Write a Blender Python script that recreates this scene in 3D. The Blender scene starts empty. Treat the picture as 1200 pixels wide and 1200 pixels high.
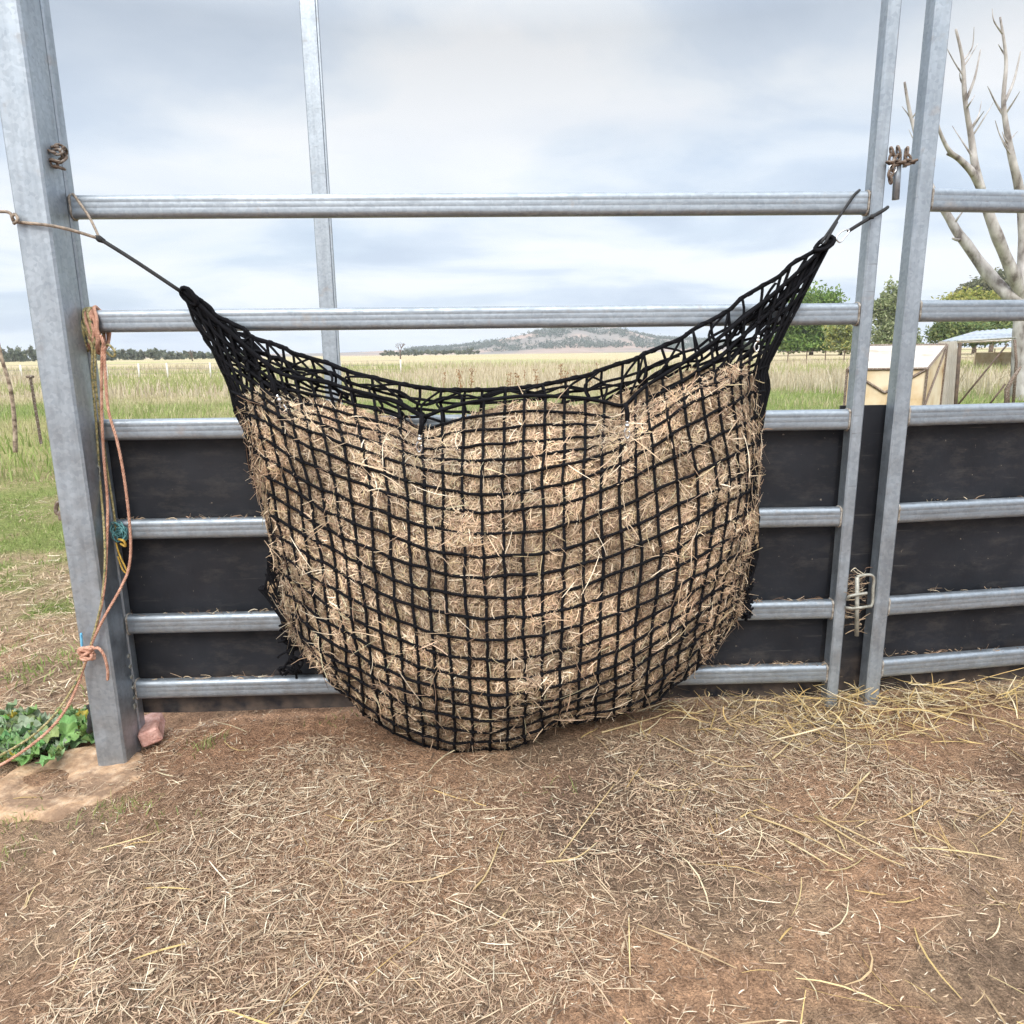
import bpy, math, random
import numpy as np
from mathutils import Matrix, Vector

random.seed(7)
rng = np.random.default_rng(11)
scn = bpy.context.scene
COL = scn.collection
PI = math.pi

# ------------------------------------------------------------------ camera model
FPX, YAW, PITCH, ROLL, CX, CD, CH = 844.6, 0.0289, 0.2171, -0.0125, 0.0324, 2.532, 1.35
_F = np.array([math.sin(YAW) * math.cos(PITCH), math.cos(YAW) * math.cos(PITCH), -math.sin(PITCH)])
_R = np.array([math.cos(YAW), -math.sin(YAW), 0.0])
_U = np.cross(_R, _F)
_R2 = _R * math.cos(ROLL) + _U * math.sin(ROLL)
_U2 = -_R * math.sin(ROLL) + _U * math.cos(ROLL)
EYE = np.array([CX, -CD, CH])

def at(px, py, Y):
    """point of the place seen at a picture position, at depth Y"""
    d = _F + (px - 600) / FPX * _R2 - (py - 600) / FPX * _U2
    return EYE + (Y + CD) / d[1] * d

def at_arr(px, py, Y):
    d = _F + ((px - 600) / FPX)[..., None] * _R2 - ((py - 600) / FPX)[..., None] * _U2
    return EYE + ((Y + CD) / d[..., 1])[..., None] * d

def at_ground(px, py, z=0.0):
    d = _F + (px - 600) / FPX * _R2 - (py - 600) / FPX * _U2
    return EYE + (z - CH) / d[2] * d

def add_camera():
    cam = bpy.data.cameras.new('camera')
    ob = bpy.data.objects.new('camera', cam)
    COL.objects.link(ob)
    cam.sensor_fit = 'HORIZONTAL'
    cam.sensor_width = 36
    cam.lens = 36 * FPX / 1200
    cam.clip_start = 0.05
    cam.clip_end = 20000
    m = Matrix(((_R2[0], _U2[0], -_F[0], EYE[0]), (_R2[1], _U2[1], -_F[1], EYE[1]),
                (_R2[2], _U2[2], -_F[2], EYE[2]), (0, 0, 0, 1)))
    ob.matrix_world = m
    scn.camera = ob
add_camera()

# ------------------------------------------------------------------ numbers
def lin(r, g, b):
    f = lambda c: (c / 255 / 12.92) if c / 255 <= .04045 else ((c / 255 + .055) / 1.055) ** 2.4
    return (f(r), f(g), f(b))

def _hash(ix, iy, iz, seed):
    h = (ix * 374761393 + iy * 668265263 + iz * 2147483647 * 3 + seed * 1274126177) & 0xFFFFFFFF
    h = ((h ^ (h >> 13)) * 1274126177) & 0xFFFFFFFF
    h = (h ^ (h >> 16)) & 0xFFFFFFFF
    return h.astype(np.float64) / 0xFFFFFFFF

def vnoise(p, seed=0):
    """smooth value noise, p (...,2) or (...,3) -> 0..1"""
    p = np.asarray(p, float)
    if p.shape[-1] == 2:
        p = np.concatenate([p, np.zeros(p.shape[:-1] + (1,))], -1)
    i = np.floor(p).astype(np.int64)
    f = p - i
    f = f * f * (3 - 2 * f)
    out = 0
    for dx in (0, 1):
        for dy in (0, 1):
            for dz in (0, 1):
                w = (f[..., 0] if dx else 1 - f[..., 0]) * (f[..., 1] if dy else 1 - f[..., 1]) * (f[..., 2] if dz else 1 - f[..., 2])
                out = out + w * _hash(i[..., 0] + dx, i[..., 1] + dy, i[..., 2] + dz, seed)
    return out

def fbm(p, seed=0, oct=4):
    p = np.asarray(p, float)
    s, a, t = 0, 1.0, 0
    for o in range(oct):
        s = s + a * vnoise(p * 2 ** o, seed + o)
        t += a
        a *= .5
    return s / t

def sstep(a, b, x):
    t = np.clip((x - a) / (b - a), 0, 1)
    return t * t * (3 - 2 * t)

# ------------------------------------------------------------------ objects
def tag(o, label=None, cat=None, group=None, kind=None):
    if label: o['label'] = label
    if cat: o['category'] = cat
    if group: o['group'] = group
    if kind: o['kind'] = kind
    return o

def empty(name, loc, label, cat, group=None):
    o = bpy.data.objects.new(name, None)
    COL.objects.link(o)
    o.location = loc
    o.empty_display_size = .1
    return tag(o, label, cat, group)

def link(name, me, m=None, parent=None, smooth=False):
    if m is not None:
        for mm in (m if isinstance(m, (list, tuple)) else [m]):
            me.materials.append(mm)
    if smooth:
        me.polygons.foreach_set('use_smooth', np.ones(len(me.polygons), bool))
    o = bpy.data.objects.new(name, me)
    COL.objects.link(o)
    if parent is not None:
        o.parent = parent
        o.matrix_parent_inverse = Matrix.Translation(-Vector(parent.location))
    return o

def fast_mesh(name, V, F, col=None):
    """V (n,3); F (m,3) or (m,4); col (n,3) linear colours"""
    me = bpy.data.meshes.new(name)
    V = np.ascontiguousarray(V, np.float32)
    F = np.ascontiguousarray(F, np.int32)
    n, k = F.shape
    me.vertices.add(len(V))
    me.vertices.foreach_set('co', V.ravel())
    me.loops.add(n * k)
    me.loops.foreach_set('vertex_index', F.ravel())
    me.polygons.add(n)
    me.polygons.foreach_set('loop_start', np.arange(0, n * k, k, dtype=np.int32))
    if col is not None:
        a = me.attributes.new('Col', 'FLOAT_COLOR', 'POINT')
        a.data.foreach_set('color', np.concatenate([col, np.ones((len(col), 1))], 1).astype(np.float32).ravel())
    me.update(calc_edges=True)
    me.validate()
    return me

class MB:
    """collects shapes that end as ONE mesh"""
    def __init__(s):
        s.v, s.f, s.mi = [], [], []
        s.cur = 0
    def add(s, V, F):
        b = len(s.v)
        s.v += [tuple(map(float, x)) for x in V]
        s.f += [tuple(i + b for i in f) for f in F]
        s.mi += [s.cur] * len(F)
    def box(s, lo, hi, R=None, c=None, bev=0.0):
        lo, hi = np.array(lo, float), np.array(hi, float)
        if bev > 0:
            V = []
            for sx in (0, 1):
                for sy in (0, 1):
                    for sz in (0, 1):
                        p = np.array([(lo, hi)[k][j] for j, k in enumerate((sx, sy, sz))])
                        n = np.array([1 if k else -1 for k in (sx, sy, sz)])
                        for a in range(3):
                            q = p - n * bev
                            q[a] = p[a]
                            V.append(q)
            I = lambda sx, sy, sz, a: ((sx * 2 + sy) * 2 + sz) * 3 + a
            F = []
            for a in range(3):
                for k in (0, 1):
                    o = [j for j in range(3) if j != a]
                    q = []
                    for (i, j) in ((0, 0), (1, 0), (1, 1), (0, 1)):
                        ss = [0, 0, 0]
                        ss[a] = k
                        ss[o[0]] = i
                        ss[o[1]] = j
                        q.append(I(*ss, a))
                    F.append(q)
            for a in range(3):          # edges along a
                o = [j for j in range(3) if j != a]
                for i in (0, 1):
                    for j in (0, 1):
                        s0, s1 = [0, 0, 0], [0, 0, 0]
                        s0[o[0]] = s1[o[0]] = i
                        s0[o[1]] = s1[o[1]] = j
                        s1[a] = 1
                        F.append([I(*s0, o[0]), I(*s1, o[0]), I(*s1, o[1]), I(*s0, o[1])])
            for sx in (0, 1):
                for sy in (0, 1):
                    for sz in (0, 1):
                        F.append([I(sx, sy, sz, 0), I(sx, sy, sz, 1), I(sx, sy, sz, 2)])
            V = np.array(V)
        else:
            V = np.array([[x, y, z] for x in (lo[0], hi[0]) for y in (lo[1], hi[1]) for z in (lo[2], hi[2])])
            F = [(0, 1, 3, 2), (4, 6, 7, 5), (0, 4, 5, 1), (2, 3, 7, 6), (0, 2, 6, 4), (1, 5, 7, 3)]
        if R is not None:
            c = np.array(c if c is not None else (lo + hi) / 2)
            V = (V - c) @ np.array(R).T + c
        s.add(V, F)
    def tube(s, P, r, n=8, closed=False, cap=True, flat=1.0):
        P = np.array(P, float)
        m = len(P)
        if np.isscalar(r): r = np.full(m, float(r))
        r = np.array(r, float)
        if closed:
            T = np.roll(P, -1, 0) - np.roll(P, 1, 0)
        else:
            T = np.gradient(P, axis=0)
        T /= np.linalg.norm(T, axis=1)[:, None] + 1e-12
        up = np.array([0, 0, 1.0]) if abs(T[0][2]) < .9 else np.array([1.0, 0, 0])
        N = np.zeros_like(P)
        nv = np.cross(T[0], up)
        nv /= np.linalg.norm(nv)
        for i in range(m):
            nv = nv - T[i] * (nv @ T[i])
            nv /= np.linalg.norm(nv) + 1e-12
            N[i] = nv
        B = np.cross(T, N)
        a = np.arange(n) * 2 * PI / n
        V = (P[:, None, :] + r[:, None, None] * (np.cos(a)[None, :, None] * N[:, None, :] + flat * np.sin(a)[None, :, None] * B[:, None, :])).reshape(-1, 3)
        F = []
        for i in range(m if closed else m - 1):
            j = (i + 1) % m
            for k in range(n):
                l = (k + 1) % n
                F.append((i * n + k, i * n + l, j * n + l, j * n + k))
        if not closed and cap:
            F.append(tuple(range(n))[::-1])
            F.append(tuple((m - 1) * n + k for k in range(n)))
        s.add(V, F)
    def prism(s, prof, axis, a, b):
        """profile of 2-D points swept along an axis from a to b"""
        o = [j for j in range(3) if j != axis]
        V = []
        for t in (a, b):
            for p in prof:
                q = [0, 0, 0]
                q[axis] = t
                q[o[0]], q[o[1]] = p
                V.append(q)
        n = len(prof)
        F = [(i, (i + 1) % n, n + (i + 1) % n, n + i) for i in range(n)]
        F += [tuple(range(n))[::-1], tuple(range(n, 2 * n))]
        s.add(V, F)
    def build(s, name, m, parent=None, smooth=False, auto=None):
        me = bpy.data.meshes.new(name)
        me.from_pydata(s.v, [], s.f)
        me.update()
        import bmesh
        bm = bmesh.new()
        bm.from_mesh(me)
        bmesh.ops.recalc_face_normals(bm, faces=bm.faces)
        bm.to_mesh(me)
        bm.free()
        if s.cur: me.polygons.foreach_set('material_index', np.array(s.mi, np.int32))
        o = link(name, me, m, parent, smooth or auto is not None)
        if auto is not None:
            me.set_sharp_from_angle(angle=math.radians(auto))
        return o

def laid_rope(b_, P, r, closed=False):
    """three strands twisted round a path"""
    P = np.array(P, float)
    d = np.linalg.norm(np.diff(P, axis=0), axis=1)
    s_ = np.concatenate([[0], np.cumsum(d)])
    m = max(8, int(s_[-1] / (r * .9)))
    u = np.linspace(0, s_[-1], m)
    Q = np.stack([np.interp(u, s_, P[:, j]) for j in range(3)], 1)
    T = np.gradient(Q, axis=0); T /= np.linalg.norm(T, axis=1)[:, None] + 1e-12
    A = np.cross(T, np.array([.13, .98, .11])); A /= np.linalg.norm(A, axis=1)[:, None] + 1e-12
    B = np.cross(T, A)
    w_ = u / (r * 6.5) * 2 * PI
    for k in range(3):
        a_ = w_ + k * 2 * PI / 3
        b_.tube(Q + (A * np.cos(a_)[:, None] + B * np.sin(a_)[:, None]) * r * .48, r * .58, 5)

def smooth_path(P, k=6, closed=False):
    P = np.array(P, float)
    n = len(P)
    out = []
    for i in range(n if closed else n - 1):
        g = (lambda j: P[j % n]) if closed else (lambda j: P[min(max(j, 0), n - 1)])
        p0, p1, p2, p3 = g(i - 1), g(i), g(i + 1), g(i + 2)
        for t in np.arange(k) / k:
            out.append(.5 * (2 * p1 + (p2 - p0) * t + (2 * p0 - 5 * p1 + 4 * p2 - p3) * t * t + (3 * p1 - p0 - 3 * p2 + p3) * t ** 3))
    if not closed: out.append(P[-1])
    return np.array(out)

def rot_m(ax, ang):
    return np.array(Matrix.Rotation(ang, 3, ax))

def strips(name, C, W, S, col, taper=.5):
    """ribbons: C (n,k,3) centre lines, W (n,) widths, S (n,3) sideways unit, col (n,3)"""
    n, k, _ = C.shape
    t = np.linspace(0, 1, k)
    w = 1 - taper * np.abs(2 * t - 1) ** 2
    off = S[:, None, :] * (W[:, None] * w[None, :] * .5)[..., None]
    V = np.stack([C - off, C + off], 2).reshape(-1, 3)
    b = (np.arange(n) * k * 2)[:, None] + (np.arange(k - 1) * 2)[None, :]
    F = np.stack([b, b + 1, b + 3, b + 2], -1).reshape(-1, 4)
    return fast_mesh(name, V, F, np.repeat(col, k * 2, 0))

def blades(name, base, h, w, lean, col, tip=None):
    """grass blades: base (n,3), height, width, lean (n,2) of tip; 1 quad + 1 triangle as quads"""
    n = len(base)
    a = rng.uniform(0, 2 * PI, n)
    s = np.stack([np.cos(a), np.sin(a), np.zeros(n)], 1) * (w * .5)[:, None]
    up = np.zeros((n, 3)); up[:, 2] = h
    ln = np.zeros((n, 3)); ln[:, :2] = lean * h[:, None]
    mid = base + up * .55 + ln * .35
    top = base + up * (1 - .25 * np.linalg.norm(lean, axis=1))[:, None] + ln
    V = np.stack([base - s, base + s, mid - s * .75, mid + s * .75, top - s * .12, top + s * .12], 1).reshape(-1, 3)
    b = (np.arange(n) * 6)[:, None]
    F = np.concatenate([b + np.array([[0, 1, 3, 2]]), b + np.array([[2, 3, 5, 4]])], 0)
    c = np.repeat(col, 6, 0)
    if tip is not None:
        c = c.reshape(n, 6, 3).copy()
        c[:, 4:] = tip[:, None, :]
        c = c.reshape(-1, 3)
    return fast_mesh(name, V, F, c)

# ------------------------------------------------------------------ materials
class NT:
    def __init__(s, name):
        s.m = bpy.data.materials.new(name)
        s.m.use_nodes = True
        s.t = s.m.node_tree
        s.b = s.t.nodes['Principled BSDF']
        s.geo = s.t.nodes.new('ShaderNodeNewGeometry')
        s.tc = s.t.nodes.new('ShaderNodeTexCoord')
    def n(s, kind, **kw):
        x = s.t.nodes.new(kind)
        for k, v in kw.items(): setattr(x, k, v)
        return x
    def l(s, a, b): s.t.links.new(a, b)
    def noise(s, scale, detail=4, stretch=None, src=None, rough=.55):
        x = s.n('ShaderNodeTexNoise')
        x.inputs['Scale'].default_value = scale
        x.inputs['Detail'].default_value = detail
        x.inputs['Roughness'].default_value = rough
        v = src or s.geo.outputs['Position']
        if stretch:
            mp = s.n('ShaderNodeMapping')
            mp.inputs['Scale'].default_value = stretch
            s.l(v, mp.inputs['Vector'])
            v = mp.outputs[0]
        s.l(v, x.inputs['Vector'])
        return x.outputs['Fac']
    def ramp(s, fac, stops):
        r = s.n('ShaderNodeValToRGB')
        e = r.color_ramp.elements
        while len(e) < len(stops): e.new(.5)
        for i, (p, c) in enumerate(stops):
            e[i].position = p
            e[i].color = (c, c, c, 1) if np.isscalar(c) else (*c, 1)
        s.l(fac, r.inputs[0])
        return r.outputs[0]
    def mix(s, fac, a, b, mode='MIX'):
        x = s.n('ShaderNodeMix', data_type='RGBA', blend_type=mode)
        for v, i in ((fac, 0), (a, 6), (b, 7)):
            if hasattr(v, 'is_linked'): s.l(v, x.inputs[i])
            else: x.inputs[i].default_value = v if i == 0 else (*v, 1)
        return x.outputs[2]
    def bump(s, h, strength, dist=.01):
        x = s.n('ShaderNodeBump')
        x.inputs['Strength'].default_value = strength
        x.inputs['Distance'].default_value = dist
        s.l(h, x.inputs['Height'])
        s.l(x.outputs[0], s.b.inputs['Normal'])
    def set(s, base=None, rough=None, metal=None, spec=None):
        for k, v in (('Base Color', base), ('Roughness', rough), ('Metallic', metal), ('Specular IOR Level', spec)):
            if v is None: continue
            if hasattr(v, 'is_linked'): s.l(v, s.b.inputs[k])
            else: s.b.inputs[k].default_value = (*v, 1) if k == 'Base Color' else v
        return s.m

def galv(name, tone=1.0, dirt=.5, stretch=(1, 1, 1)):
    t = NT(name)
    v = t.n('ShaderNodeTexVoronoi')
    v.inputs['Scale'].default_value = 90
    t.l(t.geo.outputs['Position'], v.inputs['Vector'])
    sp = t.n('ShaderNodeSeparateColor')
    t.l(v.outputs['Color'], sp.inputs[0])
    spang = t.ramp(sp.outputs[0], [(0, tuple(c * tone for c in (.39, .435, .485))), (1, tuple(c * tone for c in (.475, .525, .58)))])
    big = t.ramp(t.noise(9, 5, stretch), [(.3, (.84, .85, .86)), (.7, (1, 1, 1))])
    c = t.mix(1.0, spang, big, 'MULTIPLY')
    streak = t.ramp(t.noise(26, 5, (1.6, 1.6, .12) if stretch == (1, 1, 1) else stretch), [(.32, .74), (.6, 1)])
    c = t.mix(.6, c, streak, 'MULTIPLY')
    d = t.ramp(t.noise(14, 6), [(.62, 0), (.78, dirt)])
    c = t.mix(d, c, (.26, .20, .15))
    scr = t.ramp(t.noise(60, 3, (.12, 1, 1.6)), [(.70, 0), (.74, .5)])
    c = t.mix(scr, c, (.2, .19, .18))
    r = t.ramp(t.noise(18, 4), [(.3, .40), (.7, .62)])
    m = t.ramp(d, [(0, .80), (.5, .2)])
    t.bump(t.noise(120, 3), .08, .002)
    return t.set(c, r, m)

def simple(name, stops, scale=20, rough=.7, metal=0, bump=0, bscale=80, stretch=None, detail=5, spec=None):
    t = NT(name)
    c = t.ramp(t.noise(scale, detail, stretch), stops)
    if bump: t.bump(t.noise(bscale, 4, stretch), bump, .01)
    return t.set(c, rough, metal, spec)

def vcol(name, rough=.75, var=.25, scale=60, trans=0.0, spec=.2, bump=0, bscale=90, bdist=.01):
    t = NT(name)
    a = t.n('ShaderNodeAttribute', attribute_name='Col')
    k = t.ramp(t.noise(scale, 5), [(.25, 1 - var), (.75, 1 + var)])
    c = t.mix(1.0, a.outputs['Color'], k, 'MULTIPLY')
    if bump: t.bump(t.noise(bscale, 6), bump, bdist)
    t.set(c, rough, 0, spec)
    if trans:
        tr = t.n('ShaderNodeBsdfTranslucent')
        t.l(c, tr.inputs[0])
        mx = t.n('ShaderNodeMixShader')
        mx.inputs[0].default_value = trans
        t.l(t.b.outputs[0], mx.inputs[1])
        t.l(tr.outputs[0], mx.inputs[2])
        out = t.t.nodes['Material Output']
        t.l(mx.outputs[0], out.inputs[0])
    return t.m

M = {}
M['post'] = galv('galvanised_post', .97, .40)
M['rail'] = galv('galvanised_rail', .84, .6, (.15, 1, 2.5))
M['upright'] = galv('galvanised_upright', .94, .5)
M['rubber'] = None
t = NT('conveyor_rubber')
c = t.ramp(t.noise(5, 7), [(.3, (.006, .007, .0105)), (.7, (.015, .0165, .022))])
scuff = t.ramp(t.noise(9, 9, (.7, 1, 2.0), rough=.75), [(.50, 0), (.66, .28), (.80, .75)])
c = t.mix(scuff, c, (.085, .075, .066))
spots = t.ramp(t.noise(70, 2), [(.74, 0), (.78, .7)])
c = t.mix(spots, c, (.24, .20, .16))
lines = t.ramp(t.noise(30, 5, (.12, 1, 2.4)), [(.66, 0), (.74, .35)])
c = t.mix(lines, c, (.11, .10, .09))
sz = t.n('ShaderNodeSeparateXYZ'); t.l(t.geo.outputs['Position'], sz.inputs[0])
splash = t.n('ShaderNodeMapRange')
splash.inputs['From Min'].default_value = .02; splash.inputs['From Max'].default_value = .22
splash.inputs['To Min'].default_value = 1; splash.inputs['To Max'].default_value = 0
t.l(sz.outputs[2], splash.inputs[0])
sm = t.n('ShaderNodeMath', operation='MULTIPLY'); t.l(splash.outputs[0], sm.inputs[0]); t.l(t.ramp(t.noise(16, 6), [(.35, 0), (.75, .75)]), sm.inputs[1])
c = t.mix(sm.outputs[0], c, (.16, .115, .085))
t.bump(t.noise(40, 5), .15, .004)
M['rubber'] = t.set(c, t.ramp(t.noise(8, 4), [(.3, .5), (.7, .75)]), 0, .35)

t = NT('net_cord')
w = t.n('ShaderNodeTexWave')
w.inputs['Scale'].default_value = 120
w.inputs['Distortion'].default_value = 3
t.l(t.geo.outputs['Position'], w.inputs['Vector'])
t.bump(w.outputs['Fac'], .5, .002)
c = t.ramp(t.noise(25, 4), [(.3, (.0025, .0025, .0035)), (.75, (.008, .008, .011))])
M['net'] = t.set(c, .8, 0, .15)

t = NT('hay_bulk')
c1 = t.ramp(t.noise(60, 8, (1, 1, .5), rough=.7), [(.38, (.055, .037, .026)), (.49, (.26, .19, .125)), (.62, (.58, .45, .30))])
c2 = t.ramp(t.noise(9, 5), [(.34, (.72, .69, .67)), (.66, (1.15, 1.12, 1.08))])
c = t.mix(1, c1, c2, 'MULTIPLY')
t.bump(t.noise(80, 6, (1, 1, .5)), 1.0, .02)
M['hay_bulk'] = t.set(c, .85, 0, .15)
M['hay'] = vcol('hay_stems', .6, .2, 50, .25, .25)
M['straw'] = vcol('straw_stems', .6, .2, 60, .08, .3)
M['grass'] = vcol('paddock_grass', .65, .2, 8, .25, .2)
M['leaf'] = vcol('tree_leaves', .6, .25, 3, .45, .15)
M['ground'] = None
t = NT('paddock_soil')
a = t.n('ShaderNodeAttribute', attribute_name='Col')
k1 = t.ramp(t.noise(1.3, 6), [(.3, (.86, .85, .84)), (.7, (1.12, 1.12, 1.12))])
k2 = t.ramp(t.noise(30, 9, rough=.75), [(.30, (.42, .40, .39)), (.5, (.98, .98, .98)), (.70, (1.55, 1.53, 1.48))])
k3 = t.ramp(t.noise(170, 5, rough=.7), [(.34, .5), (.5, 1.0), (.66, 1.6)])
c = t.mix(1, a.outputs['Color'], k1, 'MULTIPLY')
c = t.mix(1, c, k2, 'MULTIPLY')
c = t.mix(.8, c, k3, 'MULTIPLY')
add = t.n('ShaderNodeMath', operation='ADD')
t.l(t.noise(35, 8, rough=.65), add.inputs[0]); t.l(t.noise(140, 4), add.inputs[1])
t.bump(add.outputs[0], 1.0, .022)
M['ground'] = t.set(c, .95, 0, .1)
M['orange_rope'] = simple('orange_rope', [(.3, lin(166, 116, 94)), (.7, lin(218, 172, 148))], 60, .8, 0, .5, 300)
M['green_rope'] = simple('green_rope', [(.35, lin(92, 104, 84)), (.5, lin(158, 142, 92)), (.65, lin(186, 176, 138))], 120, .8, 0, .5, 300)
M['blue_rope'] = simple('blue_rope', [(.3, lin(120, 150, 170)), (.7, lin(190, 205, 210))], 60, .8, 0, .4, 300)
M['pale_cord'] = simple('pale_cord', [(.3, lin(100, 92, 84)), (.7, lin(176, 158, 140))], 80, .8, 0, .4, 300)
M['black_cord'] = simple('black_cord', [(.3, (.008, .008, .009)), (.7, (.02, .02, .022))], 60, .7, 0, .4, 300)
M['teal'] = simple('teal_twine', [(.3, lin(52, 106, 112)), (.7, lin(112, 160, 160))], 90, .8, 0, .5, 200)
M['yellow'] = simple('yellow_twine', [(.3, lin(170, 130, 40)), (.7, lin(215, 180, 90))], 90, .8, 0, .4, 200)
M['rust'] = simple('rusty_steel', [(.3, lin(70, 64, 60)), (.5, lin(118, 100, 86)), (.7, lin(158, 152, 146))], 60, .8, .25, .3, 150)
M['weld'] = simple('weld_paint', [(.3, lin(98, 84, 70)), (.5, lin(150, 142, 132)), (.7, lin(178, 176, 172))], 70, .7, .2, .2)
M['chrome'] = simple('snap_steel', [(.3, (.5, .5, .5)), (.7, (.8, .8, .8))], 40, .25, 1)
M['zinc'] = simple('pale_zinc_rod', [(.3, lin(122, 120, 110)), (.7, lin(176, 174, 164))], 50, .55, .3, .1)
M['brick'] = simple('pink_brick', [(.3, lin(168, 118, 104)), (.7, lin(212, 170, 158))], 40, .9, 0, .6, 120)
M['concrete'] = simple('weathered_concrete', [(.3, lin(150, 118, 92)), (.5, lin(190, 160, 132)), (.75, lin(214, 190, 164))], 18, .95, 0, .8, 60)
M['mallow'] = vcol('mallow_leaf', .55, .2, 60, .15, .35, .3, 200, .003)
M['bark'] = simple('gum_bark', [(.34, lin(104, 96, 92)), (.45, lin(150, 144, 140)), (.7, lin(192, 188, 185))], 5, .85, 0, .5, 14, (1, 1, .5))
M['dark_bark'] = simple('dark_bark', [(.3, lin(70, 58, 48)), (.7, lin(116, 98, 84))], 5, .9, 0, .4, 20)
M['stick'] = simple('weathered_stick', [(.35, lin(92, 74, 62)), (.6, lin(176, 158, 140))], 18, .9, 0, .4, 60)
M['white_post'] = simple('white_post_paint', [(.3, lin(196, 192, 186)), (.7, lin(226, 224, 218))], 6, .8)
M['sheet'] = simple('cream_sheet', [(.26, lin(140, 100, 70)), (.36, lin(196, 172, 136)), (.55, lin(214, 198, 170)), (.75, lin(224, 212, 190))], 2.6, .8, 0, .05)
M['white_sheet'] = simple('white_sheet', [(.3, lin(150, 138, 122)), (.5, lin(184, 178, 168)), (.75, lin(194, 190, 184))], 3.2, .7)
M['iron_roof'] = simple('roof_iron', [(.35, lin(132, 140, 150)), (.62, lin(170, 178, 186)), (.8, lin(150, 104, 84))], 1.1, .5, .3, 0, 20, (.3, 1, 1))
M['wire'] = simple('fence_wire', [(.3, lin(100, 98, 96)), (.7, lin(150, 148, 146))], 5, .6, .5)
M['weed'] = simple('dry_weed', [(.3, lin(104, 74, 50)), (.7, lin(160, 122, 84))], 9, .9)
M['hill'] = None

# ------------------------------------------------------------------ sky and sun
w = bpy.data.worlds.new('World')
scn.world = w
w.use_nodes = True
nt = w.node_tree
bg = nt.nodes['Background']
SUN_EL, SUN_AZ = math.radians(44), math.radians(196)
sky = nt.nodes.new('ShaderNodeTexSky')
sky.sky_type = 'NISHITA'
sky.sun_disc = False
sky.sun_elevation = SUN_EL
sky.sun_rotation = SUN_AZ
sky.air_density = 1.0
sky.dust_density = 1.5
tc = nt.nodes.new('ShaderNodeTexCoord')
sep = nt.nodes.new('ShaderNodeSeparateXYZ')
nt.links.new(tc.outputs['Generated'], sep.inputs[0])
def math_n(op, a, b=None):
    x = nt.nodes.new('ShaderNodeMath'); x.operation = op
    for i, v in enumerate((a, b)):
        if v is None: continue
        if hasattr(v, 'is_linked'): nt.links.new(v, x.inputs[i])
        else: x.inputs[i].default_value = v
    return x.outputs[0]
den = math_n('ADD', math_n('MAXIMUM', sep.outputs[2], 0.0), .16)
com = nt.nodes.new('ShaderNodeCombineXYZ')
nt.links.new(math_n('DIVIDE', sep.outputs[0], den), com.inputs[0])
nt.links.new(math_n('DIVIDE', sep.outputs[1], den), com.inputs[1])
def sky_noise(scale, detail, off, dist=0.0):
    mp = nt.nodes.new('ShaderNodeMapping')
    mp.inputs['Location'].default_value = off
    mp.inputs['Scale'].default_value = (.75, .9, 1)
    nt.links.new(com.outputs[0], mp.inputs['Vector'])
    x = nt.nodes.new('ShaderNodeTexNoise')
    x.inputs['Scale'].default_value = scale
    x.inputs['Detail'].default_value = detail
    x.inputs['Distortion'].default_value = dist
    nt.links.new(mp.outputs[0], x.inputs['Vector'])
    return x.outputs['Fac']
def sky_ramp(fac, stops):
    r = nt.nodes.new('ShaderNodeValToRGB')
    e = r.color_ramp.elements
    while len(e) < len(stops): e.new(.5)
    for i, (p, c_) in enumerate(stops):
        e[i].position = p
        e[i].color = (*c_, 1)
    nt.links.new(fac, r.inputs[0])
    return r.outputs[0]
def sky_mix(fac, a, b, mode='MIX'):
    x = nt.nodes.new('ShaderNodeMix'); x.data_type = 'RGBA'; x.blend_type = mode
    for v, i in ((fac, 0), (a, 6), (b, 7)):
        if hasattr(v, 'is_linked'): nt.links.new(v, x.inputs[i])
        else: x.inputs[i].default_value = v if i == 0 else (*v, 1)
    return x.outputs[2]
BG = .1
cl = sky_ramp(sky_noise(1.15, 7, (3.1, 1.7, 0), .35), [(.35, (4.3, 5.0, 6.0)), (.44, (5.1, 5.75, 6.6)), (.50, (6.15, 6.6, 7.1)), (.58, (6.9, 7.1, 7.35))])
elev = sky_ramp(math_n('MULTIPLY', sep.outputs[2], 1.0), [(.0, (.90, .95, 1.02)), (.10, (1.0, 1.01, 1.02)), (.22, (1.0, 1.0, 1.0)), (.36, (.80, .79, .78)), (.55, (1.5, 1.5, 1.5)), (1.0, (2.4, 2.38, 2.35))])
cl = sky_mix(1.0, cl, elev, 'MULTIPLY')
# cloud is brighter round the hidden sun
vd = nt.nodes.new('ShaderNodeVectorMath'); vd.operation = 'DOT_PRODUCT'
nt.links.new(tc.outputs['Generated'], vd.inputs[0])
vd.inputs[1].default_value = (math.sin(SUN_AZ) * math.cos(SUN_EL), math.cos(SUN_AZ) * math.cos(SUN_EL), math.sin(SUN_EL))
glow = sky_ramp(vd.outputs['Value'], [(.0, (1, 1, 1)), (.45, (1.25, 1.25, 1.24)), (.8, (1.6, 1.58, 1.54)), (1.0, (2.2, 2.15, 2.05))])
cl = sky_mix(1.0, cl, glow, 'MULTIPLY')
cover = sky_ramp(sky_noise(.8, 5, (7.7, 2.2, 0), .4), [(.28, (.72, .72, .72)), (.5, (.95, .95, .95))])
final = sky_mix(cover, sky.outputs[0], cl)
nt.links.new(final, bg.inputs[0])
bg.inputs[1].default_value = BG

sun = bpy.data.lights.new('sun', 'SUN')
sun.energy = 1.5
sun.angle = math.radians(22)
sun.color = (1.0, .95, .88)
so = bpy.data.objects.new('sun', sun)
COL.objects.link(so)
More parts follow.
